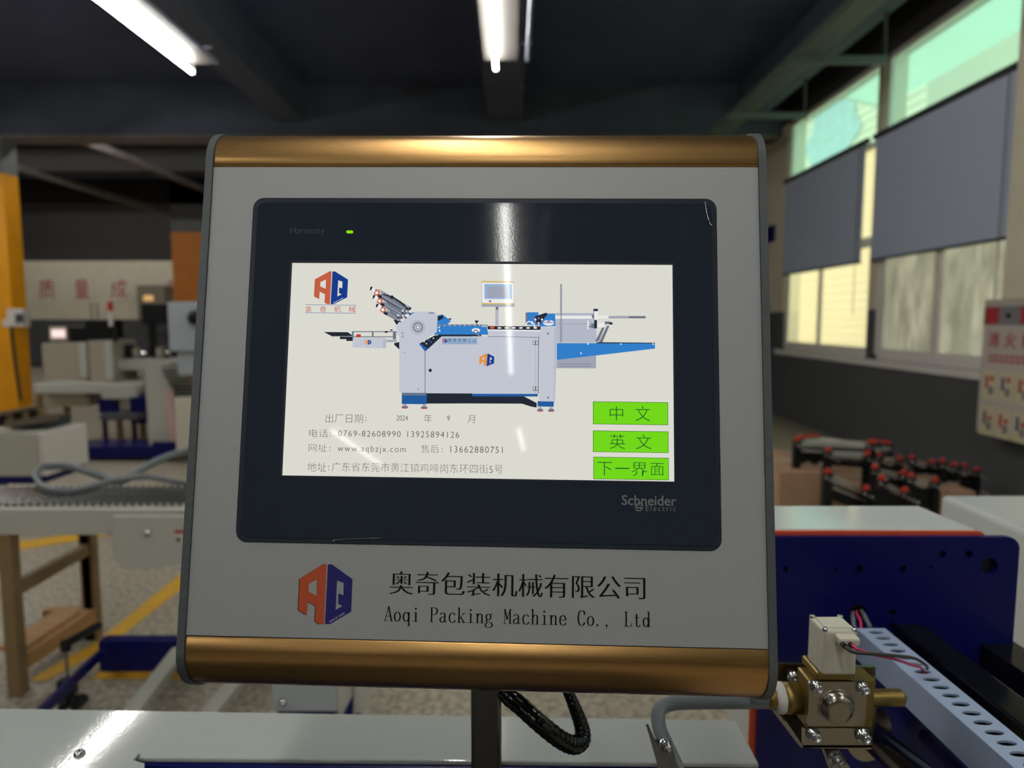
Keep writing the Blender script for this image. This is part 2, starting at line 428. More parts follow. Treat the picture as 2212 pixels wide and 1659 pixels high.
# cross beam, other beams, columns
struct(MB().box(XL, XR, 10.4, 10.8, 4.16, ZC, M_beam).box(XL, XR, 10.38, 10.82, 4.13, 4.165, M_beamw).build('ceiling_beam'), 'cross beam with a pale lower edge')  # lower strip in a paler grey than the beam
for k, (x0, x1) in enumerate(((-3.45, -3.05), (-0.35, 0.15), (3.35, 3.6))):
    struct(MB().box(x0, x1, -14, 10.4, 4.35, ZC, M_beam).build('ceiling_beam'), 'dark ceiling beam running away from the camera')
for yy in (3.2, -4.0): struct(MB().box(XL, XR, yy, yy + .4, 4.45, ZC, M_beam).build('ceiling_beam'), 'dark cross beam overhead')
for yy in (13.5, 17.3): struct(MB().box(XL, XR, yy, yy + .4, 4.3, ZC, M_wallk).build('ceiling_beam'), 'dark cross beam of the far bay')
for k, xx in enumerate((-9.5, -7.0, -4.6)):
    struct(MB().beam((xx, 10.9, 4.35), (xx + 1.2, 20.9, 4.0), .12, .12, M_beamw).build('ceiling_pipe'), 'grey pipe under the far ceiling')
def column(x0, x1, y0, y1, zp, mt, name, label):
    c = MB().box(x0, x1, y0, y1, 0, zp, mt).box(x0, x1, y0, y1, zp, ZC, M_colg)
    return struct(c.build(name), label)
cxr = PY(21, 600, 10.4).x
column(cxr - .8, cxr, 10.4, 10.72, 3.62, M_yel, 'column_left', 'yellow painted column at the left edge, grey above')
oxl = PY(372, 570, 17.3).x
column(oxl, oxl + 1.1, 17.3, 17.9, 3.62, M_ora, 'column_back', 'orange column in front of the far wall')

# yellow floor line
yl = [PZ(400, 1232, .003), PZ(400, 1266, .003), PZ(225, 1402, .003), PZ(100, 1470, .003), PZ(60, 1470, .003), PZ(210, 1385, .003)]
struct(MB().add([tuple(p) for p in yl], [tuple(range(6))], M_yline).build('floor_marking'), 'yellow line painted on the floor')
struct(MB().add([(PZ(0, 1150, .003).x, 3.9, .003), (-1.2, 5.6, .003), (-1.3, 5.7, .003), (PZ(0, 1150, .003).x - .2, 4.02, .003)], [(0, 1, 2, 3)], M_yline).build('floor_marking'))

# outside: neighbouring buildings and ground
o = MB().box(10, 16, 17, 40, -1, 8.3, M_bld)
tag(o.build('neighbour_building'), 'beige building outside, seen through the far window', 'building')
ch = MB()
for k in range(34): ch.box(9.97, 10, 17, 40, k * .25, k * .25 + .17, M_bld)
ch.build('cladding_board', bpy.data.objects['neighbour_building'], kind='stuff')
bp = [(0.1, 0), (.9, .25), (1.0, 0), (1.9, .1), (1.8, .7), (2.3, 1.0), (2.0, 1.5), (2.2, 2.2), (1.7, 2.0), (1.3, 2.3), (.9, 2.05), (.3, 2.3), (.2, 1.6), (-.2, 1.2), (.2, .7)]
pc = PX(1800, 385, 9.95)
Mb = Matrix(((0, 0, -1, 9.95), (-1.55, 0, 0, pc.y + 1.9), (0, 1.2, 0, pc.z - .1), (0, 0, 0, 1)))
MB().plate(bp, [], 0, .02, M_bldb, M=Mb).build('wall_paint_patch', bpy.data.objects['neighbour_building'], label='faded light blue painted patch')
tag(MB().box(11, 16, 4, 16.4, -1, 6.4, M_bld2).build('neighbour_building'), 'pale building outside the nearer window', 'building')
struct(MB().box(4.6, 60, -40, 60, -1.2, -1.0, M_bld).build('ground_outside'), 'pale concrete ground outside')

M_awn = glass('awning_mint_plastic', (0.44, 0.66, 0.56, 1), 0.8)
aw = thing('awning', 'mint green plastic awning outside above the windows', 'awning', (5.6, 6, 5.6))
MB().add([(4.35, -6, 6.0), (7.0, -6, 5.42), (7.0, 13.2, 5.42), (4.35, 13.2, 6.0)], [(0, 1, 2, 3)], M_awn).build('sheet', aw)
for yy in (-5.9, -1, 4, 8.6, 13.15): MB().beam((4.25, yy, 5.97), (7.0, yy, 5.37), .04, .04, M_alu).build('rib', aw)
# ------------------------------------------------------------------ lamps
def lamp(x, y0, y1, label, z=3.6, turn=0.0, ztop=4.6):
    t = thing('strip_light', label, 'lamp', (x, (y0 + y1) / 2, z), group='fluorescent strip lights')
    MB().box(x - .10, x + .19, y0 - .03, y1 + .02, z + .07, z + .085, M_refl).box(x - .05, x + .09, y0 - .03, y1 + .02, z + .085, z + .14, M_refl).build('reflector', t, bevel=.004)
    MB().cyl((x, y0, z), (x, y1, z), .016, M_tube, 12).build('tube', t)
    for yy in (y0 - .02, y1 + .005): MB().box(x - .018, x + .018, yy, yy + .015, z - .02, z + .07, M_refl).build('lamp_holder', t)
    MB().cyl((x + .27, y0 - .05, z + .03), (x + .27, y1 - .12, z + .03), .016, M_tubeoff, 10).build('unlit_tube', t, label='unlit second tube')
    for yy in (y0 + .3, y1 - .3): MB().box(x - .01, x + .30, yy, yy + .02, z + .085, z + .10, M_beam).cyl((x, yy + .01, z + .1), (x, yy + .01, ztop), .008, M_beam, 6).build('hanger', t)
    if turn: t.rotation_euler = (0, 0, math.radians(turn))
    return t
lamp(-2.79, 2.55, 6.18, 'lit fluorescent strip light overhead on the left')
lamp(-0.14, 2.55, 6.10, 'lit fluorescent strip light overhead in the middle')
lamp(-0.385, -6.5, -2.95, 'lit fluorescent strip light behind the camera, middle row', turn=-3.1)
lamp(-0.55, -10.9, -9.2, 'lit fluorescent strip light far behind the camera, middle row')
lamp(-3.45, -12.4, -9.3, 'lit fluorescent strip light far behind the camera, left row')
lamp(-3.1, -5.0, -2.95, 'lit fluorescent strip light behind the camera, left row')
lamp(-7.3, 6.4, 9.6, 'added out-of-view strip light brightening the yellow column')  # lamp added out of view to light the column front
lamp(-9.6, 5.0, 8.6, 'added out-of-view strip light brightening the far left machines')  # extra lamp outside the view, lifts the far left machinery
lamp(-6.4, 3.4, 7.0, 'added out-of-view strip light for the column side and left machines')  # added fill lamp beyond the left edge of the view
lamp(-9.5, 6.2, 16.4, 'added strip light hidden behind the first cross beam, brightening the far bay', z=4.52, turn=90, ztop=4.9)  # added lamp, kept out of sight by the beam
lamp(-10.5, 12.95, 22.95, 'added strip light hidden behind the last cross beam, washing the far wall', z=4.55, turn=90, ztop=4.9)  # unseen lamp added to brighten the cream band
lamp(-0.25, -2.0, 1.2, 'lit fluorescent strip light directly above the control panel')
lamp(-3.0, -2.0, 1.2, 'added unseen strip light overhead left of the control panel')  # added overhead to raise the light on the panel face
lamp(2.3, -2.0, 1.2, 'added unseen strip light overhead right of the control panel')  # extra unseen lamp for the panel face, right side
# cable tray on the right
t = thing('cable_tray', 'grey cable tray hanging under the ceiling along the windows', 'cable tray', (2.83, 5, 3.95))
MB().box(2.70, 2.95, -2, 11, 3.95, 3.955, M_tray).box(2.70, 2.705, -2, 11, 3.955, 4.02, M_tray).box(2.945, 2.95, -2, 11, 3.955, 4.02, M_tray).build('tray', t)
for yy in (4.97, 6.76, 8.55):
    MB().box(2.62, 3.58, yy, yy + .05, 3.88, 3.95, M_tray).build('bracket', t)
    MB().cyl((3.55, yy + .02, 3.9), (3.55, yy + .02, 4.35), .02, M_walld, 8).build('hanging_rod', t)

# ------------------------------------------------------------------ the control panel
def rot_from_axis(w_):
    a = Vector(w_); return Matrix.Rotation(a.length, 3, a.normalized())
Rc = Matrix((DIRX, UP, -FWD)).transposed()
R = Rc @ rot_from_axis((-.0979, -.0333, -.0128))
T = CAM + Rc @ Vector((-.0193, .0083, -.3938))
PM = Matrix.Translation(T) @ R.to_4x4()
PMi = PM.inverted(); PN = (R @ Vector((0, 0, 1)))
def uv(px, py, z=0.0):
    o_ = T + PN * z; d = ray(px, py); s_ = (o_ - CAM).dot(PN) / d.dot(PN)
    p = PMi @ (CAM + d * s_); return (p.x, p.y)
panel = thing('touchscreen_terminal', 'silver touch-screen control panel with gold trims in the middle of the picture', 'control panel', M=PM)
X0, X1, YT, YBm = -.1621, .1618, .1211, -.1522
cutout = rrect(-.1368, .1374, -.1003, .1020, .0065, 8)
MB().plate(rrect(X0, X1, YBm, YT, .0003, 2), [cutout], -.003, 0, M_face).build('face_plate', panel, world=False, bevel=.0004, seg=2)
def trim_profile(top):
    s_ = 1 if top else -1
    y0 = (YT if top else YBm) + s_ * .0006
    fl = .0065 if top else .0095
    ry, rz = (.0225, .030) if top else (.0245, .034)
    pts = [(y0, -.0006), (y0 + s_ * .0008, 0), (y0 + s_ * fl, 0)]
    for k in range(1, 15):
        a = math.radians(90 * k / 14); pts.append((y0 + s_ * (fl + ry * math.sin(a)), -rz * (1 - math.cos(a))))
    pts.append((pts[-1][0], -.058)); return pts
for top, nm in ((True, 'top_trim'), (False, 'bottom_trim')):
    pr = trim_profile(top); n = len(pr); b = MB()
    vs_ = [(X0, y, z) for y, z in pr] + [(X1, y, z) for y, z in pr]
    fs = [(i, i + 1, n + i + 1, n + i) for i in range(n - 1)]
    if not top: fs = [f[::-1] for f in fs]
    fs = [f[::-1] for f in fs]
    b.add(vs_, fs, M_gold, smooth=True)
    b.build(nm, panel, world=False, label='gold anodised trim along the %s' % ('top' if top else 'bottom'))
pt, pb = trim_profile(True), trim_profile(False)
for sx, xa, xb in ((-1, X0 - .0046, X0 - .0002), (1, X1 + .0002, X1 + .0046)):
    e = .0012
    prof = [(p[1] + e, p[0]) for p in pb[:3]][::-1]
    out = []
    def off(pr, s_):
        q = []
        for k, (y, z) in enumerate(pr[2:]):
            q.append((y + s_ * e * min(1, k / 6), z + e * max(0, 1 - k / 10)))
        return q
    lo = off(pb, -1); hi = off(pt, 1)
    loop = lo[::-1] + hi                                 # (y, z) outline
    Ms = Matrix(((0, 0, 1, 0), (1, 0, 0, 0), (0, 1, 0, 0), (0, 0, 0, 1)))
    MB().plate(loop, [], xa, xb, M_side, M=Ms).build('side_plate', panel, world=False, bevel=.0004)
MB().box(X0, X1, YBm - .033, YT + .028, -.060, -.056, M_side).build('back_cover', panel, world=False)
# black seam lines are real gaps; a dark liner behind them
for ya_, yb_ in ((YT - .001, YT + .0015), (YBm - .0015, YBm + .001)): MB().box(X0, X1, ya_, yb_, -.004, -.0031, M_black).build('seam_liner', panel, world=False)

# bezel
bz = MB()
bz.plate(rrect(-.1364, .1370, -.0999, .1016, .006, 8), [], -.006, .0004, M_gask)
bezel = bz.build('bezel', panel, world=False, bevel=.0006)
sc_hole = [(-.1122, -.0630), (.1122, -.0630), (.1122, .0630), (-.1122, .0630)]
film = MB().plate(rrect(-.1337, .1343, -.0972, .0989, .0045, 8), [sc_hole], .0004, .0008, M_bez)
subl(film, 'front_film', bezel)
fe = MB()
a0, a1, a2, a3 = uv(1523, 437, .001), uv(1527, 462, .001), uv(1533, 482, .001), uv(1539, 489, .001)
fe.tube(spline([(a[0], a[1], .001) for a in (a0, a1, a2, a3)], 6), .0003, M_screw, 6)
c = [uv(x, y, .001) for x, y in ((719, 1169), (726, 1166), (760, 1164), (790, 1163), (828, 1162))]
fe.tube(spline([(a[0], a[1], .001) for a in c], 5), [.0003] * 8 + [.0002] * 12 + [.0001], M_screw, 6)
subl(fe, 'film_edge_glint', bezel)  # bright tubes drawn as glints along the lifted film edges
pr = MB()
def fit(mb, s, bx, z, mt, off=0.0, dx=0.0, sp=1.0, sliver=False):
    cx_ = (bx[0] + bx[2]) / 2; cy_ = (bx[1] + bx[3]) / 2
    x0, x1 = uv(bx[0], cy_, z)[0], uv(bx[2], cy_, z)[0]; y0, y1 = uv(cx_, bx[3], z)[1], uv(cx_, bx[1], z)[1]
    put_text(mb, s, x0, x1, y0, y1, z, mt, off, dx=dx, spacing=sp)
fit(pr, 'Harmony', (627, 491, 701, 509), .00085, M_dim, -.008)
subl(pr, 'printed_name', bezel); pr = MB()
fit(pr, 'Schneider', (1343, 1070, 1461, 1092), .00085, M_sch, .010)
fit(pr, 'Electric', (1395, 1092, 1460, 1104), .00085, M_sch, -.004, sp=1.25)
def ribbon(mb, pts, w_, z, mt, closed=False):
    n = len(pts); L = []; Rr = []
    for i, p in enumerate(pts):
        if closed: a, b = pts[i - 1], pts[(i + 1) % n]
        else: a, b = pts[max(i - 1, 0)], pts[min(i + 1, n - 1)]
        tx, ty = b[0] - a[0], b[1] - a[1]; l = math.hypot(tx, ty) or 1; tx /= l; ty /= l
        ww = w_(tx, ty, i, n) if callable(w_) else w_
        L.append((p[0] - ty * ww / 2, p[1] + tx * ww / 2, z)); Rr.append((p[0] + ty * ww / 2, p[1] - tx * ww / 2, z))
    m_ = n if closed else n - 1
    mb.add(L + Rr, [(n + i, n + (i + 1) % n, (i + 1) % n, i) for i in range(m_)], mt)
sw = [uv(x, y, .00085) for x, y in ((1388, 1087), (1380, 1087), (1375, 1090), (1375, 1095), (1380, 1097), (1385, 1097), (1387, 1099), (1383, 1103), (1377, 1103), (1373, 1101))]
ribbon(pr, sw, .0007, .00085, M_sch)
for yy in (1092, 1095, 1098): ribbon(pr, [uv(1371, yy, .00085), uv(1378, yy, .00085)], .0003, .00085, M_sch); ribbon(pr, [uv(1383, yy, .00085), uv(1390, yy, .00085)], .0003, .00085, M_sch)
subl(pr, 'printed_name', bezel)
(lx0, ly0), (lx1, ly1) = uv(748, 504, .001), uv(763, 498, .001)
MB().plate(rrect(lx0, lx1, ly0, ly1, (ly1 - ly0) * .48, 5), [], .0006, .0012, M_led).build('status_light', panel, world=False, label='small green light')

# display picture (it gives off light)
def E(r, g, b, n): return emis('screen_' + n, rgb(r, g, b), 0.97, 0.13)
S_bg = E(222, 221, 211, 'white'); S_txt = E(64, 62, 60, 'text'); S_grn = E(116, 218, 28, 'green'); S_gdk = E(18, 84, 40, 'dark_green')
S_org = E(196, 96, 70, 'orange'); S_blu = E(24, 60, 140, 'blue'); S_red = E(190, 62, 70, 'red'); S_lbl = E(52, 128, 204, 'light_blue')
S_gry = E(196, 200, 212, 'machine_grey'); S_gr2 = E(160, 166, 182, 'mid_grey'); S_dk = E(36, 42, 54, 'dark'); S_gr3 = E(112, 118, 132, 'dark_grey')
S_org2 = E(232, 146, 62, 'bright_orange'); S_wh = E(236, 236, 236, 'bright_white'); S_gold = E(216, 180, 100, 'gold'); S_pale = E(150, 180, 214, 'pale_blue')
S_dbl = E(36, 92, 160, 'deep_blue'); S_lin = E(96, 112, 172, 'line_blue'); S_gr25 = E(180, 186, 200, 'pale_grey')
zD = .0006
scr = MB().box(-.1114, .1114, -.0622, .0622, -.004, .0005, S_bg).build('display', panel, world=False, label='lit colour display')
LAY = .00004
def poly(mb, pts, k, mt):
    z = zD + k * LAY
    q = [uv(x, y, z) for x, y in pts]
    mb.plate(q, [], z, z, mt)
def c1(*a): return [(600 + x / 5.027, 550 + y / 5.027) for x, y in a]
def c2(*a): return [(1020 + x / 5.027, 580 + y / 5.027) for x, y in a]
def c3(*a): return [(600 + x / 5.027, 850 + y / 5.027) for x, y in a]
def c4(*a): return [(1040 + x / 3.456, 850 + y / 3.456) for x, y in a]
def R1(f, x0, y0, x1, y1): return f((x0, y0), (x1, y0), (x1, y1), (x0, y1))
LA = [(1100, 238), (1126, 238), (1105, 682), (1070, 682), (1040, 660), (1047, 550), (985, 513), (978, 615), (917, 578), (927, 347)]
LAh = [(995, 382), (1058, 350), (1055, 475), (990, 440)]
LQ = [(1135, 240), (1165, 240), (1318, 350), (1308, 590), (1150, 682), (1113, 682)]
LQh = [(1203, 360), (1252, 378), (1250, 468), (1214, 455), (1210, 530), (1243, 550), (1192, 577)]
def logo(mb, bx, z, ma, mq, medge=None, mwhite=None):
    def tr(p): return uv(bx[0] + (p[0] - 917) / 401 * (bx[2] - bx[0]), bx[1] + (p[1] - 238) / 444 * (bx[3] - bx[1]), z)
    if medge:
        mb.plate([tr((x - 8, y + 3)) for x, y in LA], [[tr((x - 4, y + 3)) for x, y in LAh]], z - .00004, z - .00004, medge)
    mb.plate([tr(p) for p in LA], [[tr(p) for p in LAh]], z, z, ma)
    mb.plate([tr(p) for p in LQ], [[tr(p) for p in LQh]], z, z, mq)
    if mwhite:
        a, b = Vector(tr((1150, 672))).to_3d(), Vector(tr((1262, 606))).to_3d()
        d = (b - a); L = d.length; ux = d.normalized(); uy = Vector((-ux.y, ux.x, 0))
        Mx = Matrix(((ux.x, uy.x, 0, a.x), (ux.y, uy.y, 0, a.y), (0, 0, 1, 0), (0, 0, 0, 1)))
        put_text(mb, 'SINCE 2009', 0, L, 0, L * .10, z + .00004, mwhite, M=Mx)
# machine picture
mp = MB()
# receiving table left
poly(mp, c1((500, 840), (760, 842), (820, 885), (590, 888)), 1, S_dk)
poly(mp, R1(c1, 675, 890, 815, 918), 1, S_dk); poly(mp, R1(c1, 745, 905, 815, 938), 1, S_dk)
poly(mp, R1(c1, 805, 832, 1290, 842), 1, S_gr3); poly(mp, R1(c1, 805, 832, 825, 905), 2, S_gr3); poly(mp, R1(c1, 1022, 842, 1040, 895), 2, S_gr3)
poly(mp, R1(c1, 825, 888, 1250, 898), 1, S_gr3); poly(mp, R1(c1, 852, 865, 902, 898), 2, S_red)
poly(mp, R1(c1, 1180, 925, 1290, 950), 1, S_gr2); poly(mp, R1(c1, 1250, 840, 1285, 920), 2, S_gr3)
poly(mp, c1((1215, 812), (1255, 812), (1235, 830)), 2, S_dk); poly(mp, c1((1165, 830), (1200, 830), (1190, 850), (1160, 848)), 3, S_dk)
poly(mp, c1((1265, 960), (1320, 950), (1320, 1030), (1265, 980)), 1, S_dk)
poly(mp, c1((815, 905), (1130, 902), (1178, 908), (1175, 1015), (1120, 1018), (812, 1008)), 3, S_gry)
poly(mp, c1((1145, 908), (1178, 910), (1172, 1014), (1140, 1012)), 4, S_gr25)
# fold plates
for (x, y), (x2, y2) in (((1000, 360), (1440, 610)), ((1030, 450), (1400, 655)), ((1065, 545), (1350, 705))):
    L = math.hypot(x2 - x, y2 - y); ux, uy = (x2 - x) / L, (y2 - y) / L; nx, ny = -uy, ux
    def q(a, b): return (x + ux * a + nx * b, y + uy * a + ny * b)
    poly(mp, c1(q(120, -34), q(L, -30), q(L, 36), q(150, 40)), 1, S_gr2)
    poly(mp, c1(q(160, -26), q(L, -14), q(L, 4), q(170, 0)), 2, S_gr3)
    for bb in (-34, 6, 24, 34): poly(mp, c1(q(90, bb), q(L, bb), q(L, bb + 5), q(90, bb + 5)), 3, S_dk)
    poly(mp, c1(q(0, -12), q(24, -26), q(36, 8), q(14, 26)), 4, S_dk)
    poly(mp, c1(q(24, -24), q(62, -20), q(60, 24), q(26, 22)), 5, S_wh)
    poly(mp, c1(q(62, -22), q(120, -20), q(120, 40), q(70, 36)), 5, S_org)
    poly(mp, [(600 + v[0] / 5.027, 550 + v[1] / 5.027) for v in circ(*q(92, 10), 18, 10)], 6, S_wh)
    poly(mp, c1(q(120, 14), q(160, 14), q(160, 44), q(120, 44)), 5, S_dk)
    for aa in range(6):
        cx_, cy_ = q(L - 60 + aa * 14, -20 + (aa % 3) * 26)
        poly(mp, [(600 + v[0] / 5.027, 550 + v[1] / 5.027) for v in circ(cx_, cy_, 11, 8)], 4, S_dk if aa % 2 else S_wh)
poly(mp, c1((1130, 425), (1245, 450), (1340, 510), (1440, 600), (1430, 606), (1320, 520), (1235, 465), (1130, 435)), 6, S_dk)
poly(mp, [(600 + v[0] / 5.027, 550 + v[1] / 5.027) for v in circ(1240, 462, 20, 12)], 7, S_dk)
poly(mp, c1((1255, 705), (1330, 720), (1290, 765)), 5, S_dk)
# small blue part above belt
poly(mp, c1((1430, 640), (1480, 622), (1500, 640), (1430, 680)), 3, S_lbl)
poly(mp, c1((1730, 660), (1790, 650), (1880, 720), (1830, 770), (1730, 765)), 3, S_lbl)
poly(mp, c1((1735, 675), (1790, 655), (1800, 690), (1740, 720)), 4, S_dk); poly(mp, c1((1845, 695), (1885, 690), (1880, 712)), 4, S_dk)
# belt bed
poly(mp, c1((1700, 762), (2212, 762), (2212, 868), (1700, 868)), 3, S_lbl)
poly(mp, c2((0, 630), (160, 632), (175, 720), (0, 715)), 3, S_lbl)
poly(mp, c1((1700, 758), (2212, 758), (2212, 772), (1700, 770)), 4, S_gr3); poly(mp, c2((0, 610), (170, 612), (170, 622), (0, 622)), 4, S_gr3)
for k in range(9): poly(mp, [(600 + v[0] / 5.027, 550 + v[1] / 5.027) for v in circ(1760 + k * 54, 770, 6, 8)], 5, S_wh)
for (cx_, cy_) in ((1750, 792), (1757, 826)): poly(mp, [(600 + v[0] / 5.027, 550 + v[1] / 5.027) for v in circ(cx_, cy_, 10, 10)], 5, S_wh)
for (cx_, cy_) in ((1795, 822), (1895, 822)): poly(mp, [(600 + v[0] / 5.027, 550 + v[1] / 5.027) for v in circ(cx_, cy_, 5, 8)], 5, S_dk)
poly(mp, R1(c1, 1740, 868, 2212, 890), 3, S_dk); poly(mp, c1((1700, 880), (1820, 868), (1640, 1030), (1540, 1000), (1540, 965)), 3, S_dk)
poly(mp, [(600 + v[0] / 5.027, 550 + v[1] / 5.027) for v in circ(2152, 822, 46, 16, 24)], 5, S_wh)
poly(mp, [(600 + v[0] / 5.027, 550 + v[1] / 5.027) for v in circ(2150, 836, 26, 14, 22)], 6, S_gr3)
poly(mp, [(600 + v[0] / 5.027, 550 + v[1] / 5.027) for v in circ(2150, 836, 14, 12, 12)], 7, S_wh)
poly(mp, R1(c1, 2156, 740, 2166, 780), 5, S_gr3); poly(mp, c1((2138, 714), (2184, 716), (2168, 742), (2150, 742)), 6, S_dk)
poly(mp, c1((2160, 862), (2212, 885), (2212, 893), (2156, 868)), 6, S_gr2)
# main body
poly(mp, c1((1500, 615), (1705, 622), (1735, 660), (1728, 838), (1535, 970), (1598, 1050), (1600, 1502), (1320, 1500), (1320, 895), (1290, 855), (1288, 772)), 6, S_gry)
poly(mp, c1((1535, 970), (1545, 965), (1640, 1025), (1600, 1052)), 5, S_dbl)
for k in range(9): poly(mp, [(600 + v[0] / 5.027, 550 + v[1] / 5.027) for v in circ(1565 + (k % 3) * 50 + (k // 3) * 25, 985 - (k // 3) * 40 - (k % 3) * 18, 8, 8)], 6, S_wh if k % 2 else S_lbl)
poly(mp, c1((1605, 1050), (1780, 888), (2212, 888), (2212, 1508), (1605, 1502)), 6, S_gry)
poly(mp, c2((0, 735), (735, 745), (722, 1362), (0, 1360)), 6, S_gry)
poly(mp, c1((1596, 1050), (1604, 1050), (1604, 1502), (1596, 1502)), 7, S_gr3)
for (cx_, cy_, r, mt) in ((1523, 790, 82, S_gr25), (1523, 788, 54, S_gr3), (1523, 788, 42, S_gr25), (1523, 788, 28, S_gr2), (1523, 788, 12, S_wh), (1355, 852, 14, S_gr2), (1355, 890, 14, S_gr2), (1378, 1064, 9, S_gr2), (1526, 1461, 11, S_gr2), (1656, 1257, 18, S_dk)):
    poly(mp, [(600 + v[0] / 5.027, 550 + v[1] / 5.027) for v in circ(cx_, cy_, r, 20)], 7 + (0 if r > 60 else 1 if r > 50 else 2 if r > 40 else 3 if r > 20 else 4), mt)
poly(mp, R1(c1, 1640, 628, 1696, 640), 8, S_gr3)
# name plate on machine
poly(mp, R1(c1, 1786, 902, 2166, 974), 8, S_gr2); poly(mp, R1(c1, 1790, 906, 2162, 970), 9, S_pale)
def fit2(s, f, a, k, mt, off=0.0, mb=None, sp=1.0):
    (x0, y0), (x1, y1) = f((a[0], a[1]), (a[2], a[3])); fit(mb or mp, s, (x0, y0, x1, y1), zD + k * LAY, mt, off, sp=sp)
fit2('奥', c1, (1848, 912, 1888, 946), 10, S_dk); fit2('奇', c1, (1900, 912, 1940, 946), 10, S_dk); fit2('机', c1, (1955, 912, 1995, 946), 10, S_dk); fit2('械', c1, (2008, 912, 2048, 946), 10, S_dk)
fit2('Aoqi Machinery', c1, (1848, 949, 2048, 968), 10, S_gr3); fit2('ZE-380', c1, (2060, 922, 2156, 958), 10, S_gr3)
logo(mp, tuple(c1((1790, 915))[0]) + tuple(c1((1842, 958))[0]), zD + 10 * LAY, S_red, S_blu)
logo(mp, tuple(c1((943, 925))[0]) + tuple(c1((1016, 978))[0]), zD + 6 * LAY, S_org2, S_blu)
logo(mp, tuple(c2((76, 925))[0]) + tuple(c2((240, 1060))[0]), zD + 8 * LAY, S_org2, S_blu, None, S_wh)
# touch panel of the little machine
poly(mp, c2((100, 140), (452, 142), (462, 412), (102, 415)), 2, S_gr25); poly(mp, c2((105, 152), (450, 155), (455, 376), (108, 376)), 3, S_wh)
poly(mp, c2((100, 136), (452, 140), (452, 153), (100, 151)), 4, S_gold); poly(mp, c2((102, 374), (460, 378), (460, 392), (102, 388)), 4, S_gold); poly(mp, c2((102, 388), (460, 392), (455, 416), (104, 416)), 4, S_gr2)
poly(mp, c2((132, 168), (428, 170), (432, 332), (134, 330)), 4, S_pale); poly(mp, c2((164, 192), (390, 194), (392, 318), (166, 316)), 5, S_gr2)
logo(mp, tuple(c2((178, 344))[0]) + tuple(c2((208, 366))[0]), zD + 5 * LAY, S_gr3, S_dk)
poly(mp, R1(c2, 255, 415, 285, 450), 3, S_gr3); poly(mp, R1(c2, 253, 445, 288, 620), 3, S_gr25); poly(mp, R1(c2, 253, 445, 260, 620), 4, S_gr2)
# control rail
poly(mp, c2((165, 625), (740, 628), (748, 668), (170, 662)), 6, S_dk); poly(mp, R1(c2, 195, 622, 240, 655), 7, S_org)
for k in range(6): poly(mp, [(1020 + v[0] / 5.027, 580 + v[1] / 5.027) for v in circ(295 + k * 78, 645, 22, 12, 9)], 7, S_wh)
poly(mp, c2((170, 662), (748, 668), (742, 748), (172, 738)), 7, S_gry); poly(mp, c2((165, 662), (748, 668), (748, 682), (168, 676)), 8, S_wh); poly(mp, c2((172, 736), (735, 744), (735, 750), (172, 742)), 8, S_gr3)
for yy in (785, 1282):
    poly(mp, R1(c2, 658, yy, 716, yy + 46), 8, S_gr3)
    for xx in (666, 698): poly(mp, R1(c2, xx, yy + 6, xx + 12, yy + 38), 9, S_wh)
poly(mp, R1(c2, 686, 750, 690, 1362), 7, S_gr2)
poly(mp, c2((718, 690), (726, 690), (722, 1362), (714, 1362)), 7, S_gr3)
# right post, feeder head
poly(mp, c2((745, 630), (905, 632), (918, 700), (900, 1445), (728, 1442), (735, 700)), 8, S_gry); poly(mp, c2((892, 640), (912, 650), (908, 1200), (896, 1440), (888, 1440)), 9, S_gr25)
for cy_ in (708, 1402): poly(mp, [(1020 + v[0] / 5.027, 580 + v[1] / 5.027) for v in circ(825, cy_, 11, 12)], 9, S_gr3)
poly(mp, c2((580, 480), (612, 475), (720, 475), (720, 620), (580, 610)), 4, S_lbl); poly(mp, c2((580, 480), (600, 476), (600, 600), (580, 605)), 5, S_gr3)
poly(mp, c2((680, 520), (800, 480), (850, 500), (760, 620), (700, 600)), 5, S_dk)
for k in range(10): poly(mp, [(1020 + v[0] / 5.027, 580 + v[1] / 5.027) for v in circ(650 + (k % 5) * 36, 540 + (k // 5) * 40 + (k % 2) * 14, 12, 8)], 6, S_wh if k % 2 else S_gr3)
poly(mp, c2((820, 490), (900, 488), (905, 625), (725, 630), (745, 600)), 8, S_lbl)
poly(mp, [(1020 + v[0] / 5.027, 580 + v[1] / 5.027) for v in circ(830, 590, 62, 18, 30)], 9, S_wh); poly(mp, R1(c2, 770, 584, 892, 592), 10, S_lbl)
logo(mp, tuple(c2((812, 562))[0]) + tuple(c2((848, 582))[0]), zD + 10 * LAY, S_red, S_blu)
ribbon(mp, [uv(*p, z=zD + 7 * LAY) for p in c2((585, 625), (590, 590), (615, 575), (650, 580), (675, 610), (680, 640))], .0007, zD + 7 * LAY, S_wh)
# feeder table and rods
poly(mp, R1(c2, 905, 490, 1350, 805), 1, S_gr25); poly(mp, c2((905, 540), (1350, 540), (1350, 546), (905, 546)), 2, S_wh)
poly(mp, c2((905, 485), (1320, 487), (1320, 495), (905, 493)), 2, S_gr2)
poly(mp, R1(c2, 956, 172, 974, 800), 3, S_gr3); poly(mp, R1(c2, 962, 180, 968, 800), 4, S_gr25)
poly(mp, R1(c2, 905, 512, 1560, 542), 3, S_wh); poly(mp, R1(c2, 1480, 515, 1880, 542), 4, S_gr2); poly(mp, R1(c2, 1700, 518, 1884, 540), 5, S_gr3)
poly(mp, R1(c2, 905, 598, 1300, 606), 3, S_gr2)
poly(mp, R1(c2, 1316, 462, 1366, 555), 6, S_wh); poly(mp, R1(c2, 1316, 438, 1366, 464), 6, S_dk); poly(mp, R1(c2, 1316, 462, 1324, 555), 7, S_gr3); poly(mp, R1(c2, 1300, 500, 1318, 540), 7, S_gr3)
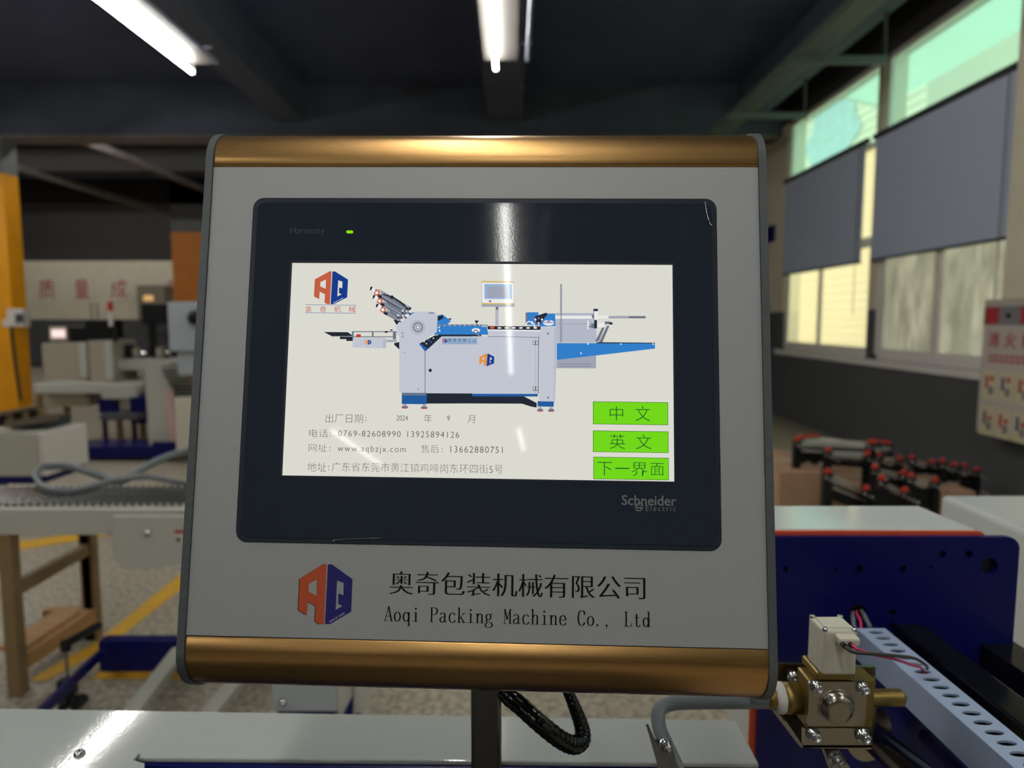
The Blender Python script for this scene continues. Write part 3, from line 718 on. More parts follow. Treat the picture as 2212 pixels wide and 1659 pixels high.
for k, (x, y, w_, h_) in enumerate(((1250, 565, 16, 95), (1290, 598, 50, 50), (1325, 560, 30, 90), (1370, 590, 70, 50), (1440, 575, 60, 30), (1490, 585, 34, 24), (1330, 610, 180, 10), (1262, 625, 80, 12))):
    poly(mp, R1(c2, x, y, x + w_, y + h_), 6 + k % 3, (S_wh, S_gr3, S_dk)[k % 3])
for a in ((1470, 610), (1430, 600)): poly(mp, c2((a[0], a[1]), (a[0] + 22, a[1] + 8), (a[0] - 55, a[1] + 190), (a[0] - 95, a[1] + 195)), 5, S_gr3)
poly(mp, c2((918, 810), (1985, 812), (1985, 870), (1345, 945), (918, 992)), 6, S_lbl); poly(mp, c2((1350, 800), (1985, 806), (1985, 814), (1350, 812)), 7, S_dk)
for (cx_, cy_) in ((1258, 820), (1615, 820), (1965, 820), (1182, 920)): poly(mp, [(1020 + v[0] / 5.027, 580 + v[1] / 5.027) for v in circ(cx_, cy_, 9, 10)], 8, S_wh)
poly(mp, c2((918, 985), (1345, 940), (1345, 1085), (912, 1082)), 4, S_gr2)
for yy in (1035, 1060): poly(mp, R1(c2, 940, yy, 1290, yy + 5), 5, S_gr3)
# base
poly(mp, c1((1348, 1500), (1618, 1502), (1618, 1625), (1346, 1622)), 5, S_dbl); poly(mp, c1((1352, 1505), (1612, 1505), (1612, 1530), (1352, 1528)), 7, S_gr3)
poly(mp, c1((1618, 1505), (2212, 1508), (2212, 1616), (1618, 1618)), 4, S_dk); poly(mp, c2((0, 1360), (712, 1362), (712, 1390), (0, 1388)), 7, S_dbl)
poly(mp, c2((0, 1385), (560, 1388), (700, 1460), (700, 1510), (640, 1500), (540, 1468), (0, 1466)), 4, S_dk)
poly(mp, c2((710, 1440), (888, 1445), (884, 1502), (710, 1498)), 7, S_dbl)
for f, L in ((c1, ((1380, 1650, 38), (1590, 1655, 38))), (c2, ((738, 1532, 36), (858, 1534, 36)))):
    oy = 550 if f is c1 else 580; ox = 600 if f is c1 else 1020
    for (x, y, r) in L:
        poly(mp, f((x - 12, y - 28), (x + 12, y - 28), (x + 26, y), (x - 26, y)), 8, S_gr2)
        poly(mp, [(ox + v[0] / 5.027, oy + v[1] / 5.027) for v in circ(x, y + 6, r, 16, 13)], 9, S_gr3)
        poly(mp, [(ox + v[0] / 5.027, oy + v[1] / 5.027) for v in circ(x, y + 16, r - 4, 16, 6)], 10, S_red)
subl(mp, 'machine_picture', scr)
lg = MB()
logo(lg, tuple(c1((393, 181))[0]) + tuple(c1((763, 538))[0]), zD + 2 * LAY, S_org, S_blu, None, S_wh)
for k, (a, b) in enumerate(((300, 366), (458, 525), (613, 688), (770, 847))): fit2('奥奇机械'[k], c1, (a, 560, b, 626), 2, S_red, -.004, lg)
poly(lg, c1((303, 541), (850, 548), (850, 553), (303, 546)), 2, S_lin); poly(lg, c1((300, 629), (847, 634), (847, 639), (300, 634)), 2, S_lin)
subl(lg, 'company_logo', scr)
tx = MB(); TOFF = -.0165
def T3(s, a, off=TOFF, sp=1.0): fit2(s, c3, a, 2, S_txt, off, tx, sp)
T3('出厂日期', (520, 222, 925, 318)); T3(':', (953, 255, 962, 300), 0); T3('2024', (1290, 238, 1412, 293), -.008); T3('年', (1588, 225, 1675, 315)); T3('9', (1838, 240, 1868, 297), -.008); T3('月', (2062, 235, 2140, 320))
T3('电话', (342, 388, 545, 475)); T3(':', (567, 425, 576, 468), 0); T3('0769-82608990', (657, 405, 1335, 468), -.012, 1.15); T3('13925894126', (1407, 412, 1970, 478), -.012, 1.15)
T3('网址', (335, 548, 533, 633)); T3(':', (562, 580, 571, 625), 0); T3('www.aqbzjx.com', (650, 565, 1390, 655), -.012, 1.2); T3('售后', (1560, 558, 1750, 643)); T3(':', (1782, 592, 1790, 636), 0)
fit(tx, '13662880751', (973, 964, 1086, 978), zD + 2 * LAY, S_txt, -.012, sp=1.15)
fit(tx, '地址', (664, 999, 705, 1018), zD + 2 * LAY, S_txt, TOFF); T3(':', (550, 785, 559, 830), 0)
fit(tx, '广东省东莞市黄江镇鸡啼岗东环四街5号', (717, 1001, 1086, 1020.5), zD + 2 * LAY, S_txt, TOFF)
subl(tx, 'screen_text', scr)
def button(r, items, label):
    b = MB(); z = zD + LAY
    (x0, y0), (x1, y1) = uv(*c4((r[0], r[3]))[0], z=z), uv(*c4((r[2], r[1]))[0], z=z)
    b.plate([(x0, y0), (x1, y0), (x1, y1), (x0, y1)], [], z, z, S_gdk); e = .00025
    b.plate([(x0 + e, y0 + e), (x1 - e, y0 + e), (x1 - e, y1 - e), (x0 + e, y1 - e)], [], z + LAY, z + LAY, S_grn)
    for s, a in items: fit2(s, c4, a, 3, S_gdk, -.0135, b)
    o_ = subl(b, 'button', scr); o_['label'] = label
button((832, 66, 1393, 229), (('中', (958, 95, 1058, 203)), ('文', (1150, 95, 1258, 205))), 'top green button for Chinese')
button((832, 284, 1396, 436), (('英', (958, 305, 1072, 413)), ('文', (1155, 308, 1268, 415))), 'middle green button for English')
button((835, 481, 1398, 639), (('下', (865, 512, 975, 612)), ('一', (1000, 555, 1105, 563)), ('界', (1122, 515, 1238, 618)), ('面', (1262, 520, 1362, 613))), 'bottom green button for the next page')
ed = MB()
for p in ((-.1128, -.1116, -.0632, .0636), (.1116, .1124, -.0632, .0636)): ed.box(p[0], p[1], p[2], p[3], .0003, .0009, M_gask)
ed.box(-.1128, .1124, .0626, .0636, .0003, .0009, M_gask)
ed.build('display_surround', panel, world=False)

# emblem and company name on the face plate
em = MB(); zz = .00012
logo(em, (645, 1218.5, 761.5, 1348), zz, M_lgo, M_lgb, M_lgs, M_wht)
em.build('emblem', panel, world=False, label='orange and blue hexagonal letter emblem')
nm = MB(); s_ = '奥奇包装机械有限公司'
x0, x1 = uv(843, 1262, zz)[0], uv(1393, 1267, zz)[0]; y0, y1 = uv(1118, 1289, zz)[1], uv(1118, 1239.5, zz)[1]
for dx in (-.0003, 0, .0003): put_text(nm, s_, x0, x1, y0, y1, zz + dx * .02, M_ink, -.015, dx=dx)
nm.build('chinese_company_name', panel, world=False)
# serif lettering drawn stroke by stroke (cell 20 wide, capitals 32 high)
def ell(cx_, cy_, rx, ry, n=20): return [(cx_ + rx * math.cos(2 * math.pi * i / n), cy_ + ry * math.sin(2 * math.pi * i / n)) for i in range(n)]
GL = {
 'A': [[(2.5, 0), (9.6, 32), 't'], [(9.6, 32), (17, 0)], [(5, 11), (14, 11)], [(0, .6), (5.5, .6)], [(13.5, .6), (19.5, .6)]],
 'o': [ell(9.5, 10, 6.2, 9.8) + ['c']],
 'q': [ell(8.7, 10, 5.8, 9.8) + ['c'], [(14.8, 20), (14.8, -9)], [(11, -9), (18.5, -9)]],
 'i': [[(10, 20), (10, 0)], [(4.5, .6), (15.5, .6)], [(5.5, 19.2), (10, 20)], ell(9.6, 27.5, .9, 1.1, 8) + ['c']],
 'P': [[(4.5, 0), (4.5, 31)], [(1, .6), (9, .6)], [(1, 30.6), (5, 30.6)], 's', [(4.5, 30.6), (10.5, 30.6), (15.5, 28), (16.5, 23.5), (15, 18.5), (10.5, 16), (4.5, 16)]],
 'a': [[(4, 16.5), (6, 19.5), (9.5, 20), (12.5, 18.5), (13.5, 15), (13.5, 4), (14.5, 1), (18, 1.5)], [(13.5, 12.5), (7, 10.5), (3.8, 7.5), (3.5, 4), (5.5, 1), (9, .7), (13.5, 4.5)]],
 'c': [[(15.5, 16), (13, 19.5), (9.5, 20.2), (5.3, 17.5), (3.4, 10), (5.3, 2.7), (9.5, .2), (13.5, 1), (16.5, 5)]],
 'k': [[(4.5, 0), (4.5, 32)], [(1, .6), (8.5, .6)], [(1, 31), (4.5, 32)], [(15, 19.6), (5, 8.5), 't'], [(8, 12), (15.5, .5)], [(11, 19.6), (18, 19.6)], [(11.5, .6), (19, .6)]],
 'n': [[(4.5, 0), (4.5, 20)], [(1, 19), (4.5, 20)], [(4.5, 14), (7, 18.5), (10.5, 20), (13.6, 18.5), (14.5, 14), (14.5, 0)], [(1, .6), (8.3, .6)], [(11.2, .6), (18.5, .6)]],
 'g': [ell(8.5, 13.5, 4.9, 6.2) + ['c'], [(12, 17.5), (15, 19.8), (18, 19.2)], [(5.5, 8), (4, 5), (6, 2.5), (13, 2), (16.8, -1.5), (16, -6), (11, -8.5), (6, -8.5), (2.6, -6), (2.6, -2), (6, 1.5)]],
 'M': [[(3.8, 0), (3.8, 31), 't'], [(3.8, 31), (9.6, 9)], [(9.6, 9), (15.4, 31), 't'], [(15.4, 31), (15.4, 0)], [(1, .6), (6.5, .6)], [(12.6, .6), (18.8, .6)], [(1, 30.6), (4, 30.6)], [(15, 30.6), (18.8, 30.6)]],
 'h': [[(4.5, 0), (4.5, 32)], [(1, 31), (4.5, 32)], [(4.5, 14), (7, 18.5), (10.5, 20), (13.6, 18.5), (14.5, 14), (14.5, 0)], [(1, .6), (8.3, .6)], [(11.2, .6), (18.5, .6)]],
 'e': [[(4, 11), (15.6, 11), (15, 16), (12.5, 19.4), (9.5, 20.2), (5.3, 17.5), (3.4, 10), (5.3, 2.7), (9.5, .2), (13.5, 1), (16.5, 5)]],
 'C': [[(16.6, 23.5), (15.5, 28.5), (12.5, 31), (9.8, 31.3), (5.3, 28), (3, 16), (5.3, 3.5), (10, .2), (14, 1.2), (17, 7)], [(16.6, 22.5), (16.6, 31), 't']],
 '.': [ell(4.5, 1.6, .9, 1, 8) + ['c']],
 ',': [ell(4.2, 1.6, .9, 1, 8) + ['c'], [(5.2, 1.5), (4.8, -2), (2.8, -5), 't']],
 'L': [[(6, 0), (6, 31)], [(2, 30.6), (10.5, 30.6)], [(2, .6), (16.8, .6)], [(16.8, .6), (17.8, 8), 't']],
 't': [[(8.5, 27), (8.5, 5), (9.8, 1.2), (12.5, .6), (16, 4)], [(4, 19.6), (15, 19.6)]],
 'd': [ell(8.4, 10, 5.5, 9.6) + ['c'], [(14.6, 32), (14.6, 0)], [(11, 31), (14.6, 32)], [(14.6, .6), (18.3, .9)]],
}
en = MB(); bx0, by0 = uv(829, 1341.5, zz); bx1, _ = uv(1407, 1352, zz)
u_ = (bx1 - bx0) / (29 * 20.0) * 1.0; vy = u_ * 1.0
for i, ch_ in enumerate('Aoqi Packing Machine Co., Ltd'):
    for st in GL.get(ch_, []):
        if st == 's': continue
        fl = st[-1] if isinstance(st[-1], str) else ''
        pts = [p for p in st if not isinstance(p, str)]
        tk = 1.3 if fl == 't' else 3.3
        if fl == 'c' and len(pts) == 8: tk = 3.0
        if len(pts) > 4 and fl != 'c':
            pts = [(p.x, p.y) for p in spline([(a, b, 0) for a, b in pts], 3)]
        def wf(tx_, ty_, i_, n_, tk=tk, dot=(fl == 'c' and len(pts) == 8)): return (2.6 if dot else 1.25 + (tk - 1.25) * abs(ty_) ** 1.5) * u_
        ribbon(en, [(bx0 + (i * 20 + p[0]) * u_, by0 + p[1] * vy) for p in pts], wf, zz, M_ink, closed=(fl == 'c'))
en.build('english_company_name', panel, world=False)

# ------------------------------------------------------------------ post and cable below the panel
pl = PY(1017, 1580, .445); prr = PY(1083, 1580, .445)
t = thing('stand_post', 'dark chrome upright post holding the control panel', 'post', ((pl.x + prr.x) / 2, .455, .7))
MB().plate(rrect(pl.x, prr.x, .445, .467, .0025, 3), [], .7, 1.33, M_dchr).build('post', t, bevel=0)
cb = [PY(1085, 1440, .455), PY(1088, 1490, .45), PY(1130, 1530, .435), PY(1175, 1570, .43), PY(1215, 1600, .435), PY(1242, 1609, .44), PY(1258, 1595, .448), PY(1255, 1565, .452), PY(1238, 1520, .455), PY(1222, 1480, .46), PY(1215, 1440, .47)]
path = spline(cb, 14)
rad = [(.0058 if i < 88 else .0045) * (1 + .05 * math.sin(i * 1.6)) for i in range(len(path))]
rad = [max(.0040, .0060 - .0018 * max(0, (i - 84) / 30)) * (1 + (.05 if i % 4 == 0 else 0)) for i in range(len(path))]
tag(MB().tube(path, rad, M_rubber, 14).build('wrapped_cable'), 'black spiral-wrapped cable looping below the control panel', 'cable')

# ------------------------------------------------------------------ bench in front
zb = 1.11
A = PZ(-700, 1518, zb); Bp = PZ(1590, 1555, zb); Cn = PZ(1640, 1650, zb); D = PZ(-700, 1627, zb)
t = thing('machine_bench', 'glossy grey-white machine bed running across the bottom', 'machine bed', ((A.x + Cn.x) / 2, .54, zb))
top = [D, Cn, Bp, A]; bot = [p - Vector((0, 0, .004)) for p in top]
MB().hexa(top, bot, M_bench).build('top_sheet', t, bevel=.0012)
yf = (D.y + Cn.y) / 2
def dn(p, dz, dy=0): return Vector((p.x, p.y + dy, p.z - dz))
MB().hexa([dn(D, .0042, -.003), dn(Cn, .0042, -.003), dn(Cn, .0042, .01), dn(D, .0042, .01)], [dn(D, .4, -.003), dn(Cn, .4, -.003), dn(Cn, .4, .01), dn(D, .4, .01)], M_navy).build('side_panel', t, bevel=.003, label='navy blue side panel')
for px_ in (575, 1316): p = PZ(px_, 1647, zb); MB().cyl((p.x, p.y - .004, zb - .009), (p.x, p.y + .002, zb - .009), .004, M_black, 12).build('slot_plug', t)
MB().box(-.75, .17, -.25, .47, .90, .93, M_black).build('dark_reflection_slab', t, bevel=.004, label='dark slab added below the view to darken reflections')  # unseen slab added to darken reflections in the bottom trim and post
# raised plate on the bench, lower left
E0 = PZ(-600, 1596, zb + .002); E1 = PZ(302, 1627, zb + .002)
N0 = PZ(-600, 1790, zb + .002); N1 = PZ(312, 1800, zb + .002)
t2 = thing('cover_plate', 'raised glossy white cover plate with a screw, bottom left corner', 'cover plate', ((E0.x + E1.x) / 2, E0.y - .03, zb + .002))
c0 = PZ(302, 1627, zb + .002); c1_ = PZ(288, 1643, zb + .002); c2_ = PZ(312, 1650, zb + .002)
ol = [E0, E1, c1_, c2_, N1, N0]
MB().plate([(p.x, p.y) for p in ol][::-1], [], zb + .0003, zb + .0024, M_bench).build('sheet', t2, bevel=.0005)
ps = PZ(172, 1629, zb + .0024)
sc = MB().lathe((ps.x, ps.y, zb + .0024), (0, 0, 1), [(.0042, 0), (.0041, .0012), (.003, .0026), (.0012, .0031), (0.0001, .0031)], M_screw, 16)
sc.box(ps.x - .0022, ps.x + .0022, ps.y - .0003, ps.y + .0003, zb + .0052, zb + .0056, M_black).box(ps.x - .0003, ps.x + .0003, ps.y - .0022, ps.y + .0022, zb + .0052, zb + .0056, M_black)
sc.build('screw', t2)

# grey pipe with bracket, left of the valve
pp = spline([PY(1672, 1516, .49), PY(1600, 1516, .49), PY(1500, 1517, .49), PY(1450, 1520, .49), PY(1424, 1535, .485), PY(1424, 1570, .475), PY(1440, 1610, .46), PY(1462, 1660, .445), PY(1480, 1720, .43)], 8)
tag(MB().tube(pp, [.0052] * len(pp), M_hose, 14).build('air_hose'), 'grey hose bending from the brass valve down over the bed', 'hose')
t = thing('hose_bracket', 'small steel bracket with a hex bolt under the grey hose', 'bracket', PY(1440, 1640, .43))
q = [PY(1402, 1587, .44), PY(1408, 1587, .44), PY(1470, 1720, .42), PY(1440, 1720, .42)]
MB().hexa(q, [p + Vector((0, .012, 0)) for p in q], M_steel).build('arm', t)
q = [PY(1412, 1600, .438), PY(1450, 1604, .438), PY(1478, 1720, .42), PY(1430, 1720, .42)]
MB().hexa(q, [p + Vector((0, .002, 0)) for p in q], M_steel).build('plate', t)
p = PY(1434, 1606, .436)
MB().lathe(p, (0.15, -1, .15), [(.0036, 0), (.0036, .004), (.0026, .0046), (.0026, .008), (.0001, .0082)], M_screw, 12).build('bolt', t)

# ------------------------------------------------------------------ blue machine on the right
Yb = .66
pz = PY(1900, 1160, Yb).z
xl = PY(1636, 1600, Yb).x; xr = PY(2196, 1280, Yb).x
blue = thing('feeder_machine', 'navy blue drilled machine frame with a white cover on the right', 'machine', ((xl + xr) / 2, Yb, .75))
holes = []
for cx_, cy_, r in ((190, 258, 20), (535, 258, 18), (703, 258, 28), (1010, 258, 28), (1210, 250, 13), (1292, 153, 28), (1477, 153, 28), (1625, 237, 60), (938, 562, 26), (935, 655, 25), (698, 560, 58)):
    p = PY(1640 + cx_ / 3.259, 1150 + cy_ / 3.259, Yb); holes.append(circ(p.x, p.z, r / 3.259 * Yb / FPX, 20))
Mv = Matrix(((1, 0, 0, 0), (0, 0, -1, 0), (0, 1, 0, 0), (0, 0, 0, 1)))      # 2-D (x, z) -> world, thickness along -Y
MB().plate(rrect(xl, xr, .75, pz, .013, 8, (0, 1, 1, 0)), holes, -(Yb + .006), -Yb, M_navy, M=Mv).build('frame_plate', blue, bevel=.0014)
MB().plate(rrect(xl + .001, xr - .001, .75, pz - .004, .012, 6, (0, 1, 1, 0)), [], -(Yb + .0070), -(Yb + .0062), M_black, M=Mv).build('hole_shade_sheet', blue)  # black sheet added so the drilled holes look shaded
MB().plate(rrect(xl - .006, xr - .028, .75, pz + .0035, .010, 6, (0, 1, 1, 0)), [], -(Yb + .0102), -(Yb + .0072), M_oran, M=Mv).build('inner_plate', blue, label='orange plate behind the navy frame')
zc = pz + .002
zc = pz + .0045; yn_ = Yb + .0106; nr_ = PZ(2140, 1158, zc); fr_ = PZ(1985, 1092, zc); fl_ = PZ(1600, 1092, zc)
q = [Vector((xl + .001, yn_, zc)), Vector((nr_.x, yn_, zc)), fr_, Vector((xl + .001, fr_.y, zc))]
MB().hexa(q, [Vector((p.x, p.y, p.z - .25)) for p in q], M_cover).build('cover', blue, bevel=.002, label='white sheet metal cover')
# right white cabinet
zw = 1.14
q = [PZ(2031, 1069, zw), PZ(2212, 1146, zw)]
far_l = q[0]; near_l = Vector((far_l.x - .015, .45, zw)); d_ = (q[1] - q[0]).normalized(); near_l = q[0] + d_ * ((q[0].y - .72) / -d_.y)
fr = Vector((far_l.x + .9, far_l.y, zw)); nr = Vector((near_l.x + .9, near_l.y, zw))
t = thing('white_cabinet', 'large white machine housing at the right edge', 'machine', ((far_l.x + fr.x) / 2, .9, .5))
MB().hexa([near_l, nr, fr, far_l], [Vector((p.x, p.y, .5)) for p in (near_l, nr, fr, far_l)], M_cover).build('housing', t, bevel=.008)

# wiring duct
zd = 1.16
F0 = PZ(1849, 1357, zd); F1 = PZ(1907, 1353, zd); N0 = PZ(2166, 1637, zd); N1 = PZ(2211, 1611, zd)
axd = (N0 - F0).normalized(); wid = ((F1 - F0) - axd * (F1 - F0).dot(axd)).length
side = Vector((-axd.y, axd.x, 0)); side = side if side.x > 0 else -side
Ld = .36
Md = Matrix(((side.x, axd.x, 0, F0.x), (side.y, axd.y, 0, F0.y), (0, 0, 1, F0.z), (0, 0, 0, 1)))
duct = thing('wiring_duct', 'pale blue-grey slotted wiring duct running toward the lower right corner', 'wiring duct', F0)
s0 = PZ(1890, 1366, zd); s1 = PZ(2187, 1629, zd); Mdi = Md.inverted(); a0 = (Mdi @ s0); a1 = (Mdi @ s1); pitch = (a1.y - a0.y) / 15
slots = []
for k in range(int((Ld - a0.y - .01) / pitch) + 1):
    yy = a0.y + pitch * k; cxs = wid * .52; hw = wid * .25; hh = pitch * .19
    slots.append(circ(cxs, yy, hw, 16, hh * 1.35))
det = Md.to_3x3().determinant()
MB().plate([(0, 0), (wid, 0), (wid, Ld), (0, Ld)], slots, -.0016, 0, M_duct, M=Md).build('lid', duct, bevel=.0)
hd = .027
MB().box(0, .0015, 0, Ld, -hd, -.0016, M_duct, M=Md).box(wid - .0015, wid, 0, Ld, -hd, -.0016, M_duct, M=Md).box(0, wid, 0, Ld, -hd - .0015, -hd, M_duct, M=Md).build('channel', duct)
MB().box(.002, wid - .002, .001, Ld - .001, -.026, -.008, M_black, M=Md).build('duct_shade_liner', duct, label='black liner standing in for the shade inside the duct')  # black block added as the shade seen through the slots
# wires from the valve and into the frame
def wpt(px_, py_, z): return PZ(px_, py_, z)
wc = thing('valve_wires', 'pink and black wires from the valve coil into the duct', 'wires', PY(1838, 1392, .46))
hole_k = Md @ Vector((wid * .52, a0.y + pitch * 6, -.004))
pA = PY(1822, 1394, .461); pB = PY(1838, 1391, .461)
w1 = spline([pB, PY(1852, 1402, .455), PY(1885, 1413, .46), PY(1930, 1423, .475), PY(1968, 1436, .50), hole_k + Vector((0, 0, .006)), hole_k - Vector((.002, 0, .004))], 8)
w2 = spline([pA, PY(1842, 1408, .452), PY(1880, 1412, .455), PY(1930, 1416, .47), PY(1975, 1422, .50), PY(1998, 1436, .53), hole_k + Vector((.006, .004, .005)), hole_k + Vector((.002, 0, -.004))], 8)
MB().tube(w1, .0011, M_wred, 8).build('wire', wc, label='pink wire'); MB().tube(w2, .0012, M_wblk, 8).build('wire', wc, label='black wire')
wd = thing('frame_wires', 'pink wire and grey sleeves leaving the round hole of the navy frame', 'wires', PY(1855, 1320, .655))
MB().tube(spline([PY(1851, 1315, .68), PY(1850, 1325, .655), PY(1858, 1340, .645), PY(1860, 1358, .635)], 6), .0013, M_wred, 8).build('wire', wd, label='pink wire')
MB().tube(spline([PY(1843, 1318, .68), PY(1842, 1330, .655), PY(1845, 1358, .64)], 6), .0022, M_hose, 8).build('sleeve', wd)
MB().tube(spline([PY(1856, 1315, .68), PY(1864, 1325, .655), PY(1880, 1356, .635)], 6), .0022, M_hose, 8).build('sleeve', wd)

# black polished bars next to the duct
def bar(fx0, fy0, fx1, fy1, z, h, L, name, label, mt):
    a = PZ(fx0, fy0, z); b = PZ(fx1, fy1, z)
    a2 = a + axd * L; b2 = b + axd * L
    o_ = MB().hexa([a2, b2, b, a], [Vector((p.x, p.y, p.z - h)) for p in (a2, b2, b, a)], mt).build(name, None, bevel=.002)
    return tag(o_, label, 'bar')
bar(1925, 1345, 1990, 1345, 1.145, .05, .30, 'guide_bar', 'black polished bar directly beside the slotted duct', M_blkgl)
bar(2040, 1338, 2118, 1338, 1.125, .05, .34, 'guide_bar', 'black polished bar nearer the white housing', M_blkgl)

# ------------------------------------------------------------------ solenoid valve
Yv = .47
valve = thing('solenoid_valve', 'brass solenoid valve with an ivory coil and steel cover plate', 'valve', PY(1810, 1520, .485))
def fx(px_, Y=Yv): return PY(px_, 1500, Y).x
def fz(py_, Y=Yv): return PY(1810, py_, Y).z
x0, x1, z0, z1 = fx(1773), fx(1847), fz(1459), fz(1363)
MB().box(x0, x1, Yv, Yv + .025, z0, z1, M_coil).build('coil', valve, bevel=.0018, label='ivory plastic coil')
coil = bpy.data.objects['coil']
sub(MB().box(x0 + .003, x1 - .003, Yv + .004, Yv + .021, z1 - .0005, z1 + .0008, M_coil), 'coil_cap', coil, bevel=.0003)
for xx in (x0 + .002, x1 - .002):
    for yy in (Yv + .002, Yv + .023):
        s_o = MB().lathe((xx, yy, z1), (0, 0, 1), [(.0020, -.001), (.0020, .0012), (.0012, .0018), (.0001, .0016)], M_screw, 10)
        s_o.box(xx - .0010, xx + .0010, yy - .0002, yy + .0002, z1 + .0016, z1 + .0020, M_black)
        sub(s_o, 'screw', coil)
sub(MB().box(fx(1797), fx(1841), Yv - .008, Yv + .002, fz(1392, Yv - .004), fz(1374, Yv - .004), M_coil), 'plug_boss', coil, bevel=.0015)
pc = MB()
for px_ in (1822, 1838): q_ = PY(px_, 1393, .461); pc.cyl((q_.x, .459, q_.z), (q_.x, .466, q_.z), .0019, M_black, 10)
sub(pc, 'wire_grommet', coil)
# body
bx0, bx1, bz0, bz1 = fx(1743, .475), fx(1890, .475), fz(1574, .475), fz(1468, .475)
MB().box(bx0, bx1, .475, .494, bz0, bz1, M_brass).box(x0 - .002, x1 + .001, .473, .500, bz1, z0 + .0004, M_brass).build('valve_body', valve, bevel=.0015, label='brass body')
cp = MB().plate(rrect(fx(1750), fx(1876), fz(1572), fz(1476), .002, 3), [], -(Yv + .0045), -(Yv + .002), M_steel, M=Mv)
cx_ = fx(1811); cz_ = fz(1531)
cp.lathe((cx_, Yv + .002, cz_), (0, -1, 0), [(.0135, 0), (.0128, .0006), (.0115, .0002), (.0112, .003), (.0098, .0052), (.0070, .0062), (.0035, .0058), (.0001, .0057)], M_steel, 32)
cp.build('cover_plate', valve, label='pressed steel cover with a round dome')
def cap_screw(p, par, r=.0030, L=.006):
    p = Vector(p)
    s1_ = MB().lathe(p, (0.1, -1, .12), [(r * 1.5, 0), (r * 1.5, .0008), (r, .0009), (r, L - .0008), (r * .85, L), (r * .5, L), (r * .45, L - .0015), (.0001, L - .0015)], M_screw, 14)
    s1_.build('screw', par)
for a, b in ((1762, 1483), (1862, 1487)): cap_screw(PY(a, b, .472), valve)
# ports
zp = fz(1507, .49)
MB().lathe((bx0 + .001, .49, zp), (-1, 0, 0), [(.0001, 0), (.0118, 0), (.0118, .0125), (.0105, .0132), (.009, .0135)], M_brass, 8).build('inlet', valve)
xp = bx0 - .0115
MB().lathe((xp, .49, zp), (-1, 0, 0), [(.0112, 0), (.0116, .002), (.0110, .004), (.0112, .006), (.0001, .0062)], M_ptfe, 20).build('thread_tape', valve)
MB().lathe((xp - .006, .49, zp), (-1, 0, 0), [(.0085, 0), (.0085, .0045), (.007, .006), (.0001, .006)], M_brass, 6).build('hex_nut', valve)
MB().lathe((xp - .0118, .49, zp), (-1, 0, 0), [(.0062, 0), (.0058, .003), (.0058, .006), (.0056, .014), (.0001, .014)], M_hose, 20).build('hose_fitting', valve)
MB().lathe((bx1 - .001, .49, zp), (1, 0, 0), [(.0078, 0), (.0078, .004), (.0001, .004)], M_ptfe, 20).build('thread_tape', valve)
pf = [(.0065, .004)]
for k in range(9): pf += [(.0066, .004 + k * .003), (.0060, .0055 + k * .003)]
MB().lathe((bx1 - .001, .49, zp), (1, 0, 0), pf + [(.0001, .034)], M_brass, 18).build('outlet_pipe', valve, label='threaded brass outlet pipe')
# bracket
def ph(px_, py_, Y): p_ = PY(px_, py_, Y); return (p_.x, p_.z)
br = MB().plate([ph(1735, 1574, .474), ph(1735, 1616, .474), ph(1882, 1620, .474), ph(1887, 1614, .474), ph(1887, 1574, .474)][::-1], [], -.4765, -.4745, M_steel, M=Mv)
br.plate([ph(1672, 1432, .512), ph(1672, 1540, .512), ph(1728, 1613, .512), ph(1890, 1600, .512), ph(1890, 1440, .512)][::-1], [], -.514, -.511, M_steel, M=Mv)
br.box(bx0 - .002, bx1 + .001, .4745, .512, fz(1616, .474), fz(1616, .474) + .002, M_steel)
br.build('bracket', valve, label='bent steel bracket')
for a, b in ((1756, 1586), (1862, 1589)): cap_screw(PY(a, b, .4742), valve, .0034, .0075)
cap_screw(PY(1712, 1462, .510), valve, .003, .004)
# mechanism below
p = PY(1885, 1598, .56)
tag(MB().lathe((p.x, .57, p.z), (.25, -1, .1), [(.0001, .0), (.0235, 0), (.0238, .003), (.0228, .0036), (.0001, .0036)], M_steel, 40).build('steel_disc'), 'round steel disc behind the valve', 'disc')
tag(MB().cyl(PY(1870, 1580, .56), PY(2010, 1700, .44), .012, M_blkgl, 20).build('roller_shaft'), 'dark shaft running forward below the steel disc', 'shaft')
tag(MB().cyl(PY(2000, 1592, .65), PY(2090, 1690, .50), .0068, M_steel, 18).build('guide_rod'), 'steel rod under the slotted duct', 'rod')
t = thing('clamp_arm', 'steel arm with two hex screws at the bottom below the valve', 'arm', PY(1810, 1640, .48))
q = [PY(1782, 1622, .49), PY(1812, 1620, .49), PY(1862, 1700, .47), PY(1810, 1700, .47)]
MB().hexa(q, [p_ + Vector((0, .008, 0)) for p_ in q], M_steel).build('arm_bar', t)
for a, b in ((1802, 1632), (1812, 1648)): cap_screw(PY(a, b, .486), t, .0028, .005)

